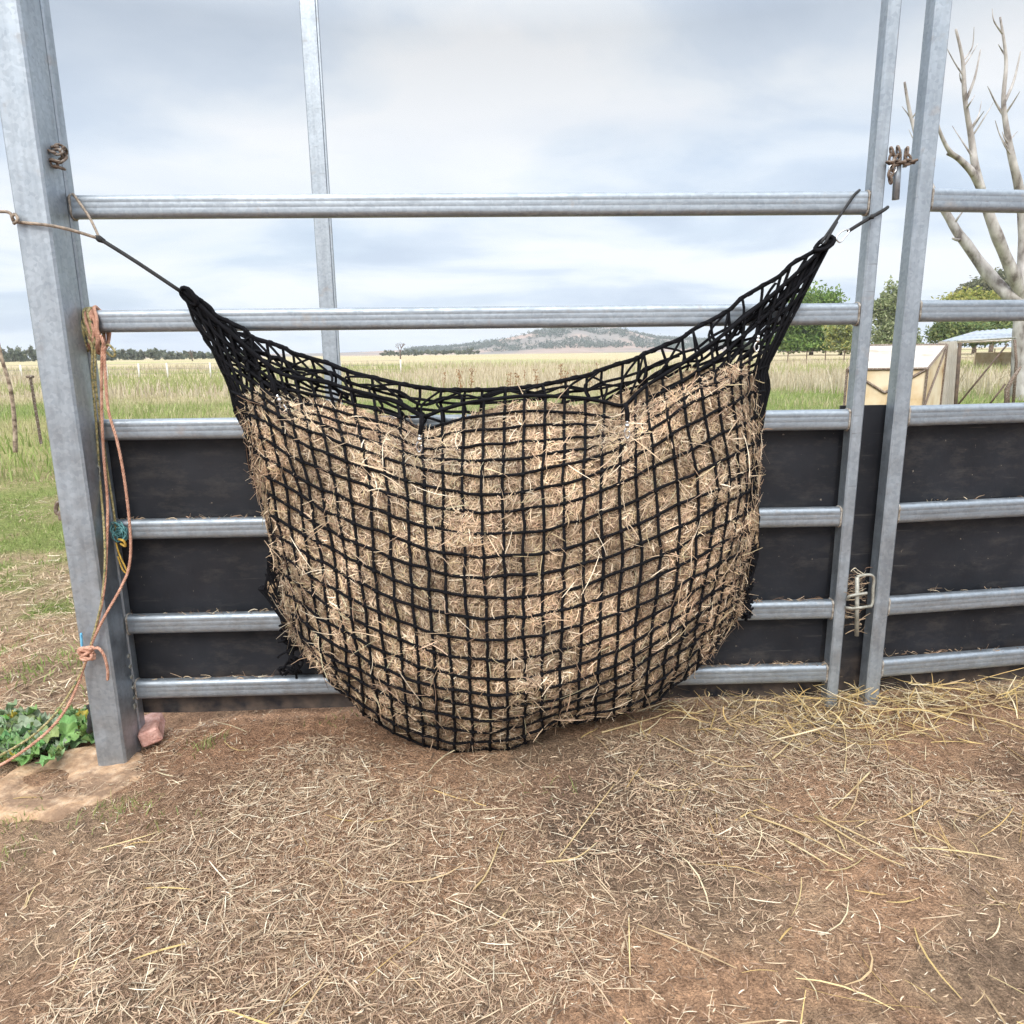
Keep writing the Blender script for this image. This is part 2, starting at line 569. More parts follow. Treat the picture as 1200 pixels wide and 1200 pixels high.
# sun behind the camera, high and a little to the left
az = SUN_AZ
so.rotation_euler = Vector((math.sin(az) * math.cos(SUN_EL), math.cos(az) * math.cos(SUN_EL), math.sin(SUN_EL))).to_track_quat('Z', 'Y').to_euler()

# ------------------------------------------------------------------ ground
def gz(x, y):
    x, y = np.asarray(x, float), np.asarray(y, float)
    z = -.10 * sstep(-.85, -1.4, x) * sstep(12, 3, np.abs(y))
    p = np.stack([x, y], -1)
    near = sstep(9, 3, np.abs(y)) * sstep(9, 4, np.abs(x))
    z = z + near * ((fbm(p * 2.2, 3, 3) - .5) * .05 + (fbm(p * 7.5, 13, 2) - .5) * .030 + (fbm(p * 18, 9, 4) - .5) * .026)
    far = sstep(8, 40, np.hypot(x, y))
    z = z + far * (fbm(p * .03, 21, 3) - .5) * .25 * sstep(900, 60, np.hypot(x, y))
    return z

def ground_colour(x, y):
    p = np.stack([x, y], -1)
    n1, n2, n3 = fbm(p * 1.1, 31, 4), fbm(p * 4.0, 47, 4), fbm(p * .12, 5, 4)
    red = np.array([.43, .262, .165]); brown = np.array([.345, .218, .142]); pale = np.array([.48, .34, .225])
    dark = np.array([.105, .078, .062])
    c = red + (brown - red) * sstep(.35, .62, n1)[..., None]
    c = c + (pale - c) * (sstep(.46, .66, n2) * .6)[..., None]
    # damp dung-dark patch in front of the net, to its right
    d = np.exp(-(((x - .42) / .30) ** 2 + ((y + .62) / .26) ** 2)) * sstep(.3, .6, n2 + .12)
    c = c + (dark - c) * np.clip(d * 1.2, 0, .7)[..., None]
    d2 = sstep(.7, 1.5, x) * .6 * sstep(.40, .62, n1) * sstep(-.2, -.5, y) + .35 * sstep(.55, .7, n2)
    c = c + (dark - c) * d2[..., None]
    # redder bare soil along the foot of the panel on the left
    bare = np.exp(-(((x + .85) / .45) ** 2 + ((y + .08) / .22) ** 2))
    c = c + (np.array([.40, .225, .14]) - c) * (bare * .8)[..., None]
    # paddock behind
    gr = np.array([.235, .265, .09]); st = np.array([.40, .295, .185]); tan = np.array([.44, .37, .235]); lush = np.array([.20, .24, .085])
    f1 = sstep(.5, 2.0, y + (n1 - .5) * 2.5)
    mixg = gr + (st - gr) * sstep(.46, .56, fbm(np.stack([x * 1.6, y * .9], -1), 31, 5) * .5 + fbm(np.stack([x * 6, y * 5], -1), 35, 2) * .5)[..., None]
    c = c + (mixg - c) * f1[..., None]
    f2 = sstep(6, 9, y + (n3 - .5) * 4)
    l2 = lush + (np.array([.34, .32, .14]) - lush) * sstep(.4, .7, n3)[..., None]
    c = c + (l2 - c) * f2[..., None]
    f3 = sstep(17, 26, y + (n3 - .5) * 14)
    l3 = tan + (np.array([.30, .33, .14]) - tan) * (sstep(.55, .75, fbm(p * .02, 77, 3)) * .6)[..., None]
    c = c + (l3 - c) * f3[..., None]
    return c

def make_ground():
    def axis(a, b, step, lo, hi):
        m = list(np.arange(a, b + 1e-6, step))
        s, v = step, b
        while v < hi:
            s *= 1.13; v += s; m.append(v)
        s, v = step, a
        pre = []
        while v > lo:
            s *= 1.13; v -= s; pre.append(v)
        return np.array(pre[::-1] + m)
    xs = axis(-2.6, 2.6, .018, -6000, 6000)
    ys = axis(-1.9, .6, .018, -6000, 6000)
    X, Y = np.meshgrid(xs, ys)
    Z = gz(X, Y)
    V = np.stack([X, Y, Z], -1).reshape(-1, 3)
    nx, ny = len(xs), len(ys)
    i = (np.arange(ny - 1) * nx)[:, None] + np.arange(nx - 1)[None, :]
    F = np.stack([i, i + 1, i + nx + 1, i + nx], -1).reshape(-1, 4)
    me = fast_mesh('ground', V, F, ground_colour(X, Y).reshape(-1, 3))
    tag(link('ground', me, M['ground'], None, True), 'bare red brown yard soil running out into dry paddock', 'ground', kind='structure')
make_ground()

# ------------------------------------------------------------------ steel panel
def rail_profile(h=.072, d=.042):
    """flattened tube with two shallow grooves along its face; (y, z) points"""
    pts = []
    r = .016
    for (cy, cz, a0) in ((d / 2 - r, h / 2 - r, 0), (-(d / 2 - r), h / 2 - r, 90), (-(d / 2 - r), -(h / 2 - r), 180), (d / 2 - r, -(h / 2 - r), 270)):
        for a in range(0, 91, 15):
            A = math.radians(a0 + a)
            pts.append((cy + r * math.cos(A), cz + r * math.sin(A)))
        if a0 == 90:
            for zz, dy in ((.0135, 0), (.0115, .0005), (.0095, 0), (-.004, 0), (-.006, .0004), (-.008, 0)):
                pts.append((-d / 2 + dy, zz))
    return pts

def rail_between(p, q, parent, name='rail'):
    """rail from p to q (same height or not), with a weld bead at each end"""
    p, q = np.array(p, float), np.array(q, float)
    L = np.linalg.norm(q - p)
    b = MB()
    b.prism(rail_profile(), 0, 0, L)
    wb = []
    for e in (.003, L - .003):
        w_ = MB()
        ring = [(e, y * 1.03, z * 1.02) for (y, z) in rail_profile()]
        ring = smooth_path(ring, 3, True)
        w_.tube(ring, .0038 * (.6 + .8 * vnoise(ring * 160, 3)), 6, closed=True)
        wb.append(w_)
    d = (q - p) / L
    R = np.stack([d, np.cross([0, 0, 1.0], d) / np.linalg.norm(np.cross([0, 0, 1.0], d)), np.zeros(3)], 1)
    R[:, 2] = np.cross(R[:, 0], R[:, 1])
    for k_ in [b] + wb: k_.v = [tuple(R @ np.array(v) + p) for v in k_.v]
    o_ = b.build(name, M['rail'], parent, auto=35)
    for w_ in wb: w_.build('weld_bead', M['weld'], o_, smooth=True)
    return o_

RAIL_Z = (1.824, 1.467, 1.105, .752, .396, .139)
panel = empty('yard_fence', (0, 0, 0), 'long galvanised six rail yard fence behind the hay net, lower rails backed with black rubber', 'fence')
for z in RAIL_Z:
    rail_between((-1.303, 0, z + .003), (1.302, 0, z), panel)
b = MB()
b.box((-1.352, -.019, -.055), (-1.303, .027, 2.95), bev=.005)
b.build('upright', M['upright'], panel)
b = MB()
b.box((1.303, -.030, -.01), (1.345, .026, 2.95), bev=.005)
b.build('upright', M['upright'], panel)

def sheet_mesh(x0, x1, z0, z1, y0, th, slope=0.0, seed=1, name='rubber_sheet', parent=None):
    nx, nz = 60, 24
    X, Z = np.meshgrid(np.linspace(x0, x1, nx), np.linspace(z0, z1, nz))
    wob = (fbm(np.stack([X * 2, Z * 3], -1), seed, 3) - .5) * .016
    Y = y0 + slope * (X - x0) + wob + .004
    edge = (fbm(np.stack([X * 3, Z * 0 + 3.3], -1), seed + 5, 3) - .5) * .02 * sstep(.5, 0, (Z - z0) / (z1 - z0))
    A = np.stack([X, Y, Z + edge], -1).reshape(-1, 3)
    B = A + np.array([0, th, 0])
    n = nx * nz
    i = (np.arange(nz - 1) * nx)[:, None] + np.arange(nx - 1)[None, :]
    q = np.stack([i, i + 1, i + nx + 1, i + nx], -1).reshape(-1, 4)
    F = [q, q[:, ::-1] + n]
    ring = list(range(nx)) + [k * nx + nx - 1 for k in range(1, nz)] + [(nz - 1) * nx + k for k in range(nx - 2, -1, -1)] + [k * nx for k in range(nz - 2, 0, -1)]
    r = np.array(ring); r2 = np.roll(r, -1)
    F.append(np.stack([r2, r, r + n, r2 + n], -1))
    me = fast_mesh(name, np.concatenate([A, B]), np.concatenate(F))
    o = link(name, me, M['rubber'], parent, True)
    me.set_sharp_from_angle(angle=math.radians(40))
    return o
sheet_mesh(-1.338, 1.296, .024, 1.118, .036, .008, 0, 3, 'rubber_sheet', panel)
# threaded hinge bracket low on the left upright
b = MB()
b.box((-1.338, -.030, .10), (-1.332, -.0195, .30))
b.tube([(-1.318, -.030, .10), (-1.318, -.030, .30)], .005, 8)
b.box((-1.350, -.040, .075), (-1.302, -.020, .098), bev=.003)
hb = b.build('hinge_bracket', M['zinc'], panel, auto=30)
for z in np.linspace(.12, .285, 5):
    b = MB()
    b.box((-1.336, -.036, z - .006), (-1.301, -.0205, z + .006), bev=.002)
    b.build('hinge_bolt', M['zinc'], hb)

GS = .12   # the gate stands a little open
def gate_pt(x, z, dy=0): return (x, GS * (x - 1.5) + dy, z)
gate = empty('yard_gate', (1.47, 0, 0), 'galvanised gate beside the net panel, rubber backed, standing slightly open', 'gate')
GZ = (1.833, 1.474, 1.114, .760, .402, .152)
for z in GZ:
    rail_between(gate_pt(1.507, z), gate_pt(3.9, z + .004), gate)
b = MB()
b.box((1.450, -.034, -.005), (1.504, .028, 2.95), bev=.005)
b.build('upright', M['upright'], gate)
b = MB()
b.box((3.903, .262, -.005), (3.957, .322, 2.95), bev=.005)
b.build('upright', M['upright'], gate)
sheet_mesh(1.512, 3.88, .03, 1.128, .038, .008, GS, 8, 'rubber_sheet', gate)
# slide latch low on the gate upright
latch = MB()
def pp(x, y, Y=-.045): return at(x, y, Y)
latch.tube([pp(1004.5, 676), pp(1004, 745)], .0078, 8)
lt = latch.build('latch_rod', M['zinc'], gate, smooth=True)
b = MB()
b.tube(smooth_path([pp(1004, 676), pp(1012, 674, -.05), pp(1021, 674, -.05), pp(1024, 679, -.04), pp(1023, 690, -.04), pp(1022, 708, -.04), pp(1016, 711, -.05), pp(998, 713, -.05)], 4), .0055, 8)
b.build('latch_loop', M['zinc'], lt, smooth=True)
b = MB()
b.tube(smooth_path([pp(993, 703, -.035), pp(995, 699, -.05), pp(1003, 697, -.055), pp(1016, 695, -.055)], 4), .0055, 8)
b.tube([pp(991, 712, -.035), pp(1000, 713, -.052)], .0055, 8)
b.build('latch_keeper', M['zinc'], panel, smooth=True)

# rubber flap closing the gap between the two posts
sheet_mesh(1.300, 1.506, .02, 1.150, .052, .008, .02, 17, 'rubber_flap', None)
tag(bpy.data.objects['rubber_flap'], 'narrow black rubber strip closing the gap between panel and gate posts', 'rubber strip')

# ------------------------------------------------------------------ main post
post = empty('steel_post', (-1.357, -.08, -.1), 'thick square galvanised post at the left end of the net panel', 'post')
b = MB()
b.box((-1.409, -.140, -.35), (-1.305, -.0215, 3.10), bev=.007)
pb = b.build('post_body', M['post'], post)
b = MB()
b.box((-1.4065, -.1375, 3.0995), (-1.3075, -.024, 3.104), bev=.002)
b.build('post_cap', M['post'], pb)
b = MB()
b.tube(smooth_path([at(72, 604, -.03), at(66, 600, -.03), at(67, 590, -.03), at(73, 588, -.03)], 4), .007, 6)
b.box(at(74, 606, -.03) - np.array([.012, .012, .01]), at(74, 606, -.03) + np.array([.012, .012, .022]), bev=.003)
b.build('wire_bracket', M['rust'], post, auto=40)

# steel pole farther back
pole = empty('steel_pole', (-1.03, 2.5, 0), 'tall slim steel pole standing in the paddock behind the net', 'pole')
b = MB()
b.box((-1.083, 2.46, -.2), (-.981, 2.54, 4.2), bev=.006)
b.build('pole_body', M['upright'], pole)
b = MB()
b.box((-.9805, 2.455, -.2), (-.971, 2.47, 4.195))
b.build('lip', M['upright'], pole)

# ------------------------------------------------------------------ hay net
NI = 40
_x570 = [306, 307, 308, 309, 311, 318, 333, 349, 362, 377, 393, 412, 434, 455, 477, 497, 519, 541, 564, 588, 612, 636, 660, 684, 704, 725, 745, 769, 795, 817, 840, 857, 868, 877, 882, 884, 885, 885.5, 886, 886.5]
_x650 = [320, 322, 323, 325, 327, 334, 346, 361, 376, 390, 404, 420, 437, 458, 480, 501, 521, 544, 566, 590, 614, 637, 661, 685, 707, 729, 752, 774, 797, 817, 832, 845, 855, 863, 869, 873, 874, 875, 875.5, 876]
_xbot = [343, 344, 345, 347, 350, 358, 369, 382, 396, 411, 428, 445, 462, 480, 497, 514, 534, 554, 575, 595, 615, 635, 656, 677, 698, 719, 738, 755, 773, 788, 803, 816, 828, 838, 847, 855, 858, 861, 863, 865]
_bx = [343, 350, 369, 396, 428, 462, 497, 534, 575, 595, 615, 635, 656, 677, 698, 719, 738, 755, 773, 803, 828, 847, 865]
_by = [738, 748, 778, 806, 835, 858, 873, 880, 879, 875, 868, 858, 850, 846, 842, 838, 833, 828, 818, 795, 770, 745, 720]
_ybot = np.interp(_xbot, _bx, _by)
_hem = [(215, 340), (228, 352), (242, 365), (256, 378), (270, 390), (284, 402), (298, 414), (312, 426), (328, 437), (346, 442), (364, 445), (385, 449), (410, 456), (437, 463), (466, 472), (495, 487), (518, 480), (543, 473), (568, 469), (592, 466), (615, 464), (639, 464), (662, 465), (686, 467), (708, 471), (730, 475), (745, 462), (757, 452), (775, 441), (796, 428), (815, 415), (833, 403), (851, 389), (873, 371), (893, 355), (912, 339), (930, 323), (946, 308), (961, 294), (975, 281)]
_hx, _hy = np.array([h[0] for h in _hem], float), np.array([h[1] for h in _hem], float)
_yC = [467, 485, 502, 521, 539, 557, 579, 600, 626, 652, 677, 701, 725, 750, 774, 797, 815, 829, 844, 858, 871, 880]
_yR = np.interp(np.arange(22), [0, 9, 13, 17, 21], [282, 545, 640, 704, 735])
_yL = np.minimum(340 + 23.4 * np.arange(22), 740)
_A = np.interp(np.arange(22), [0, 2, 5, 9, 13, 16, 18, 20, 21], [.03, .09, .21, .30, .36, .355, .31, .235, .18])
NK = 22

# where the net's side edges curve in below the hanging corners
_mid = {0: (470, 277), 1: (470, 279), 2: (470, 281), 3: (470, 284), 4: (470, 288), 5: (470, 297), 32: (432, 856), 33: (432, 867), 34: (432, 877), 35: (432, 885), 36: (432, 889), 37: (432, 893), 38: (432, 896), 39: (432, 898)}
def col_x(i, y):
    c = [(_hy[i], _hx[i])] + ([_mid[i]] if i in _mid else []) + [(max(570, _hy[i] + 30), _x570[i]), (650, _x650[i]), (_ybot[i], _xbot[i])]
    return np.interp(y, [q[0] for q in c], [q[1] for q in c])
def _tval():
    x = np.array(_x650, float)
    t = np.where(x < 575, (575 - x) / (575 - 320), (x - 575) / (876 - 575))
    return np.clip(t, 0, 1), x < 575
_T, _LEFT = _tval()

def net_grid():
    """front sheet: picture positions and depth of every knot, (NI, NK)"""
    px, py, dp = (np.zeros((NI, NK)) for _ in range(3))
    for i in range(NI):
        t = _T[i]
        e = _yL if _LEFT[i] else _yR
        y = np.array(_yC) - (np.array(_yC) - e) * t ** 1.9
        lo = y[17]
        lo = min(lo, _ybot[i] - 12)
        y[:18] = np.minimum(y[:18], lo - (17 - np.arange(18)) * 3)
        fr = (np.array(_yC[17:]) - 829) / (880 - 829)
        y[17:] = lo + (_ybot[i] - lo) * fr
        k = np.arange(NK)
        wgt = 1 - sstep(0, 6, k)
        gen0 = y[0]
        y = y + (_hy[i] - gen0) * wgt
        y[0] = _hy[i]
        for k2 in range(1, NK):
            y[k2] = max(y[k2], y[k2 - 1] + 2.0)
        px[i] = col_x(i, y)
        py[i] = y
        prof = max(0.0, 1 - t ** 2.3) ** .55
        dp[i] = -(.065 + _A * prof)
    return px, py, dp
PX, PY, DP = net_grid()
JX = .65 * (vnoise(np.stack(np.meshgrid(np.arange(NI) * .9, np.arange(NK) * .9, indexing='ij'), -1), 61) - .5) * 5
JY = .65 * (vnoise(np.stack(np.meshgrid(np.arange(NI) * .9, np.arange(NK) * .9, indexing='ij'), -1), 62) - .5) * 6
_jw = sstep(0, 4, np.arange(NK))[None, :] * np.ones((NI, 1))
_jw[:4] *= .3; _jw[-4:] *= .3
JX, JY = JX * _jw, JY * _jw
FRONT = at_arr(PX + JX, PY + JY, DP)                        # (NI, NK, 3)
_backy = np.interp(_hx, [215, 250, 300, 350, 400, 460, 520, 580, 640, 700, 760, 820, 870, 920, 975], [337, 366, 396, 415, 432, 449, 457, 457, 451, 436, 414, 384, 351, 317, 279])
def back_grid():
    px, py = PX.copy(), PY.copy()
    for i in range(NI):
        fr = (PY[i] - PY[i, 0]) / (PY[i, -1] - PY[i, 0])
        py[i] = _backy[i] + (_ybot[i] - _backy[i]) * fr * .84
        f = 1 - .2 * fr * sstep(300, 0, abs(PX[i] - 590))
        mid_ = [_mid[i]] if i in _mid else []
        px[i] = np.interp(py[i], [_backy[i]] + [q[0] for q in mid_] + [570, 650, 800], [_hx[i] + (i % 3 - 1) * 3] + [q[1] for q in mid_] + [_x570[i], _x650[i], .5 * (_x650[i] + _xbot[i])])
    k = np.arange(NK)
    for i in range(0, 5):
        px[i] -= (5 - i) * 2.2 * sstep(15, 19, k); py[i] += (5 - i) * 5 * sstep(15, 21, k)
    for i in range(NI - 6, NI):
        j = i - (NI - 6)
        px[i] += (j + 1) * 1.2 * sstep(13, 17, k); py[i] += (j + 1) * 1 * sstep(13, 21, k)
    jx = (vnoise(np.stack(np.meshgrid(np.arange(NI) * 1.3, np.arange(NK) * 1.3, indexing='ij'), -1), 71) - .5) * 14
    jy = (vnoise(np.stack(np.meshgrid(np.arange(NI) * 1.3, np.arange(NK) * 1.3, indexing='ij'), -1), 72) - .5) * 12
    w_ = sstep(0, 2, k)[None, :]
    return at_arr(px + jx * w_, py + jy * w_, np.full(px.shape, -.052))
BACK = back_grid()

def grid_at(G, i, k):
    """bilinear sample of a (NI, NK, 3) grid at float i, k"""
    i = np.clip(i, 0, NI - 1.0001); k = np.clip(k, 0, NK - 1.0001)
    a, c_ = np.floor(i).astype(int), np.floor(k).astype(int)
    u, v = (i - a)[..., None], (k - c_)[..., None]
    return (G[a, c_] * (1 - u) + G[a + 1, c_] * u) * (1 - v) + (G[a, c_ + 1] * (1 - u) + G[a + 1, c_ + 1] * u) * v

net = empty('hay_net', (0, -.2, 0), 'black square mesh hay net strung by two corners and full of hay', 'hay net')
nb = MB()
CORD = .0050
for i in range(NI):                                          # upright cords of both sheets, one loop round the bottom
    P = [FRONT[i, k] for k in range(NK)]
    for s in (.33, .66):
        m_ = FRONT[i, -1] * (1 - s) + BACK[i, -1] * s
        P.append(m_ + np.array([0, 0, -.006]))
    P += [BACK[i, k] for k in range(NK - 1, -1, -1)]
    S_ = smooth_path(P, 3)
    S_ = S_ + (vnoise(S_ * 22, 5)[:, None] - .5) * np.array([.006, .006, 0])
    nb.tube(S_, CORD * (.92 + .16 * vnoise(S_ * 60, 8)), 6)
for k in range(1, NK):                                       # level cords
    P = [FRONT[i, k] for i in range(NI)] + [BACK[i, k] for i in range(NI - 1, -1, -1)]
    S_ = smooth_path(P, 3, True)
    S_ = S_ + (vnoise(S_ * 22, 15)[:, None] - .5) * np.array([0, .006, .006])
    nb.tube(S_, CORD * (.92 + .16 * vnoise(S_ * 60, 9)), 6, closed=True)
for k in range(1, NK):                                       # knots
    for i in range(1, NI - 1):
        if 4 < i < 36:
            p = FRONT[i, k]
            nb.tube([p + np.array([-.0072, -.0015, 0]), p + np.array([0, -.003, 0]), p + np.array([.0072, -.0015, 0])], [.0045, .0078, .0045], 6)
for (cx_, cy_, rx_, ry_, n_, lean_) in ((339, 750, 9, 38, 13, 10), (875, 688, 6, 36, 15, -5)):   # slack pouches at the lower corners
    for q in range(n_):
        P = []
        for f in np.linspace(-1, 1, 9):
            P.append(at(cx_ + lean_ * f * .6 + rng.normal(0, rx_ * (.55 + .2 * f)), cy_ + ry_ * f + rng.normal(0, 2.5), -.060 + rng.normal(0, .008)))
        nb.tube(smooth_path(P, 3), CORD * .85, 6)
    for q in range(14):
        y_ = cy_ + rng.uniform(-1, 1) * ry_
        P = [at(cx_ + f * rx_ * 1.2 + rng.normal(0, 2), y_ + rng.normal(0, 3.5), -.062 + rng.normal(0, .006)) for f in np.linspace(-1, 1, 5)]
        nb.tube(smooth_path(P, 3), CORD * .85, 6)
for (lo, hi, corner, n_) in ((0, 13, 0, 12), (27, 39, 39, 8)):      # slack mesh gathered towards the hanging corners
    for q in range(n_):
        end = rng.uniform(lo + 6, hi) if corner == 0 else rng.uniform(lo, hi - 6)
        kk = rng.uniform(.2, 5.5)
        P = []
        for f in np.linspace(0, 1, 10):
            i_ = corner + (end - corner) * f
            k_ = np.clip(kk * f ** .6 + rng.normal(0, .45) * (0 < f), 0, 8)
            p = grid_at(FRONT, np.array([i_]), np.array([k_]))[0] * .5 + grid_at(BACK, np.array([i_]), np.array([k_ * .8]))[0] * .5
            P.append(p + rng.normal(0, .004, 3) + np.array([0, .006, 0]))
        nb.tube(smooth_path(P, 3), CORD * .95, 6)
nb.build('netting', M['net'], net, smooth=True)
b = MB()
b.tube(smooth_path([FRONT[i, 0] + np.array([0, -.004, 0]) for i in range(NI)], 4), .0066, 8)
S_ = smooth_path([FRONT[i, 0] + np.array([0, -.004, .006 * math.sin(i * 1.9)]) for i in range(0, 16)], 4)
b.tube(S_, .0056, 6)
b.build('front_rim_cord', M['net'], net, smooth=True)
b = MB()
bk = smooth_path([BACK[i, 0] for i in range(NI)], 6)
tt = np.arange(len(bk))
b.tube(bk, .0072, 8)
b.tube(bk + np.stack([np.zeros(len(bk)), .006 * np.cos(tt * .9), .006 * np.sin(tt * .9)], 1), .0045, 6)
# slack back mesh bunched along the rim in short zigzags
for i in range(5, 33):
    p = BACK[i, 0]; q = FRONT[i, 0]
    if np.linalg.norm(p - q) > .02:
        for _ in range(1):
            m_ = (p + q) / 2 + rng.normal(0, .010, 3) * np.array([1, .4, 1])
            e = BACK[min(i + int(rng.integers(-1, 2)), NI - 1), 0]
            b.tube(smooth_path([e, m_, q + np.array([rng.normal(0, .008), .006, 0])], 4), .0042, 6)
for s in (1, -1):
    P = [BACK[i, 0] * .45 + FRONT[i, 0] * .55 + np.array([0, .012, .010 * math.sin(i * 2.3 * s + 1)]) for i in range(2, 30)]
    b.tube(smooth_path(P, 4), .0045, 6)
b.build('back_rim_cord', M['net'], net, smooth=True)
def eye_loop(px, py, dx, dy, Y):
    """gathered loop at a hanging corner"""
    b_ = MB()
    c_ = []
    for a_ in np.linspace(0, 2 * PI, 14, endpoint=False):
        u_ = np.array([dx, dy]) / math.hypot(dx, dy); v_ = np.array([-u_[1], u_[0]])
        q = np.array([px, py]) + u_ * 13 * (1 + math.cos(a_)) + v_ * 5.5 * math.sin(a_) * (1 - .3 * math.cos(a_))
        c_.append(at(q[0], q[1], Y + .008 * math.sin(a_)))
    b_.tube(c_, .0068, 8, closed=True)
    return b_.build('corner_loop', M['net'], net, smooth=True)
eye_loop(213, 338, 20, 22, -.075)
eye_loop(977, 279, -22, 14, -.075)
def snap(px, py, qx, qy, Y):
    """small swivel snap hooking the rim to the mesh"""
    b_ = MB()
    p, q = at(px, py, Y), at(qx, qy, Y)
    d = (q - p); L = np.linalg.norm(d); d = d / L
    s_ = np.cross(d, [0, -1, 0]); s_ /= np.linalg.norm(s_)
    b_.tube([p, p + d * L * .25], .005, 8)
    b_.tube([p + d * L * .22, p + d * L * .42], [.0075, .0065], 8)
    hk = [p + d * L * .4, p + d * L * .55 + s_ * .007, p + d * L * .78 + s_ * .008, p + d * L + s_ * .001, p + d * L * .86 - s_ * .007, p + d * L * .6 - s_ * .006]
    b_.tube(smooth_path(hk, 4), .0028, 8)
    return b_.build('snap_hook', M['chrome'], net, smooth=True)
snap(324, 462, 335, 484, -.16)
snap(492, 508, 491, 530, -.295)
snap(735, 492, 735, 514, -.285)
snap(889, 393, 886, 412, -.13)
for (x0, y0, x1, y1, Y) in ((494, 487, 492, 509, -.285), (733, 474, 735, 493, -.275), (316, 440, 324, 463, -.15)):
    b = MB()
    b.tube(smooth_path([at(x0, y0, Y), at((x0 + x1) / 2 + 1, (y0 + y1) / 2, Y - .01), at(x1, y1, Y - .008)], 4), .0075, 8)
    b.build('snap_cord', M['net'], net, smooth=True)

# ------------------------------------------------------------------ hay in the net
_k0 = np.interp(np.arange(NI), [0, 3, 5, 8, 11, 14, 16, 18, 20, 25, 28, 32, 35, 37, 39], [7.0, 5.8, 4.2, 2.1, 1.5, 1.4, 1.4, .7, .35, .7, 1.5, 3.0, 5.6, 7.6, 9.5])
def hay_surface():
    ii = np.arange(1.0, NI - 1.0 + .01, .25)
    m, nb_ = len(ii), 0
    rows = []
    for i in ii:
        k0 = np.interp(i, np.arange(NI), _k0)
        kf = k0 + (21 - k0) * np.linspace(0, 1, 84)
        f = grid_at(FRONT, np.full(84, i), kf)
        bb = grid_at(BACK, np.full(40, i), np.linspace(21, k0 + 2.6, 40))
        bb[:, 1] = -.058
        f[:, 1] = np.minimum(f[:, 1] + .018, -.066)
        cap = f[0] * .5 + bb[-1] * .5 + np.array([0, 0, .012])
        und = np.array([f[-1] * (1 - s) + bb[0] * s for s in (.25, .5, .75)])
        rows.append(np.concatenate([f, und, bb, cap[None]]))
    G = np.array(rows)                                       # (m, L, 3)
    bmp = fbm(G * 18, 33, 4) - .5
    kk = np.array([np.interp(i, np.arange(NI), _k0) + (21 - np.interp(i, np.arange(NI), _k0)) * np.linspace(0, 1, 84) for i in ii])
    G[:, :84, 1] -= .009 * np.abs(np.sin(PI * ii[:, None]) * np.sin(PI * kk)) ** .7
    G[..., 1] -= (fbm(G * 6.5, 37, 3) - .5) * .03
    inner = np.ones(G.shape[:2]); inner[:, 84:] = .25
    G[..., 1] -= bmp * .036 * inner
    G[..., 2] += (fbm(G * 25, 41, 3) - .5) * .02
    return ii, G
HI, HG = hay_surface()
m_, L_ = HG.shape[:2]
idx = np.arange(m_ * L_).reshape(m_, L_)
a = idx[:-1]; c_ = idx[1:]
HF = np.stack([a, np.roll(a, -1, 1), np.roll(c_, -1, 1), c_], -1).reshape(-1, 4)
hay = empty('hay', (0, -.2, 0), 'dense tan meadow hay bulging inside the black net', 'hay')
me = fast_mesh('hay_mass', HG.reshape(-1, 3), HF)
link('hay_mass', me, M['hay_bulk'], hay, True)

def hay_tone(n, bright=1.0):
    pal = np.array([[.66, .51, .355], [.57, .43, .30], [.35, .24, .17], [.84, .72, .55], [.14, .09, .065], [.64, .52, .32], [.50, .46, .31], [.68, .50, .36]])
    w_ = np.array([.24, .2, .15, .12, .12, .07, .03, .07])
    c = pal[rng.choice(len(pal), n, p=w_ / w_.sum())]
    return c * rng.uniform(.75, 1.2, (n, 1)) * bright

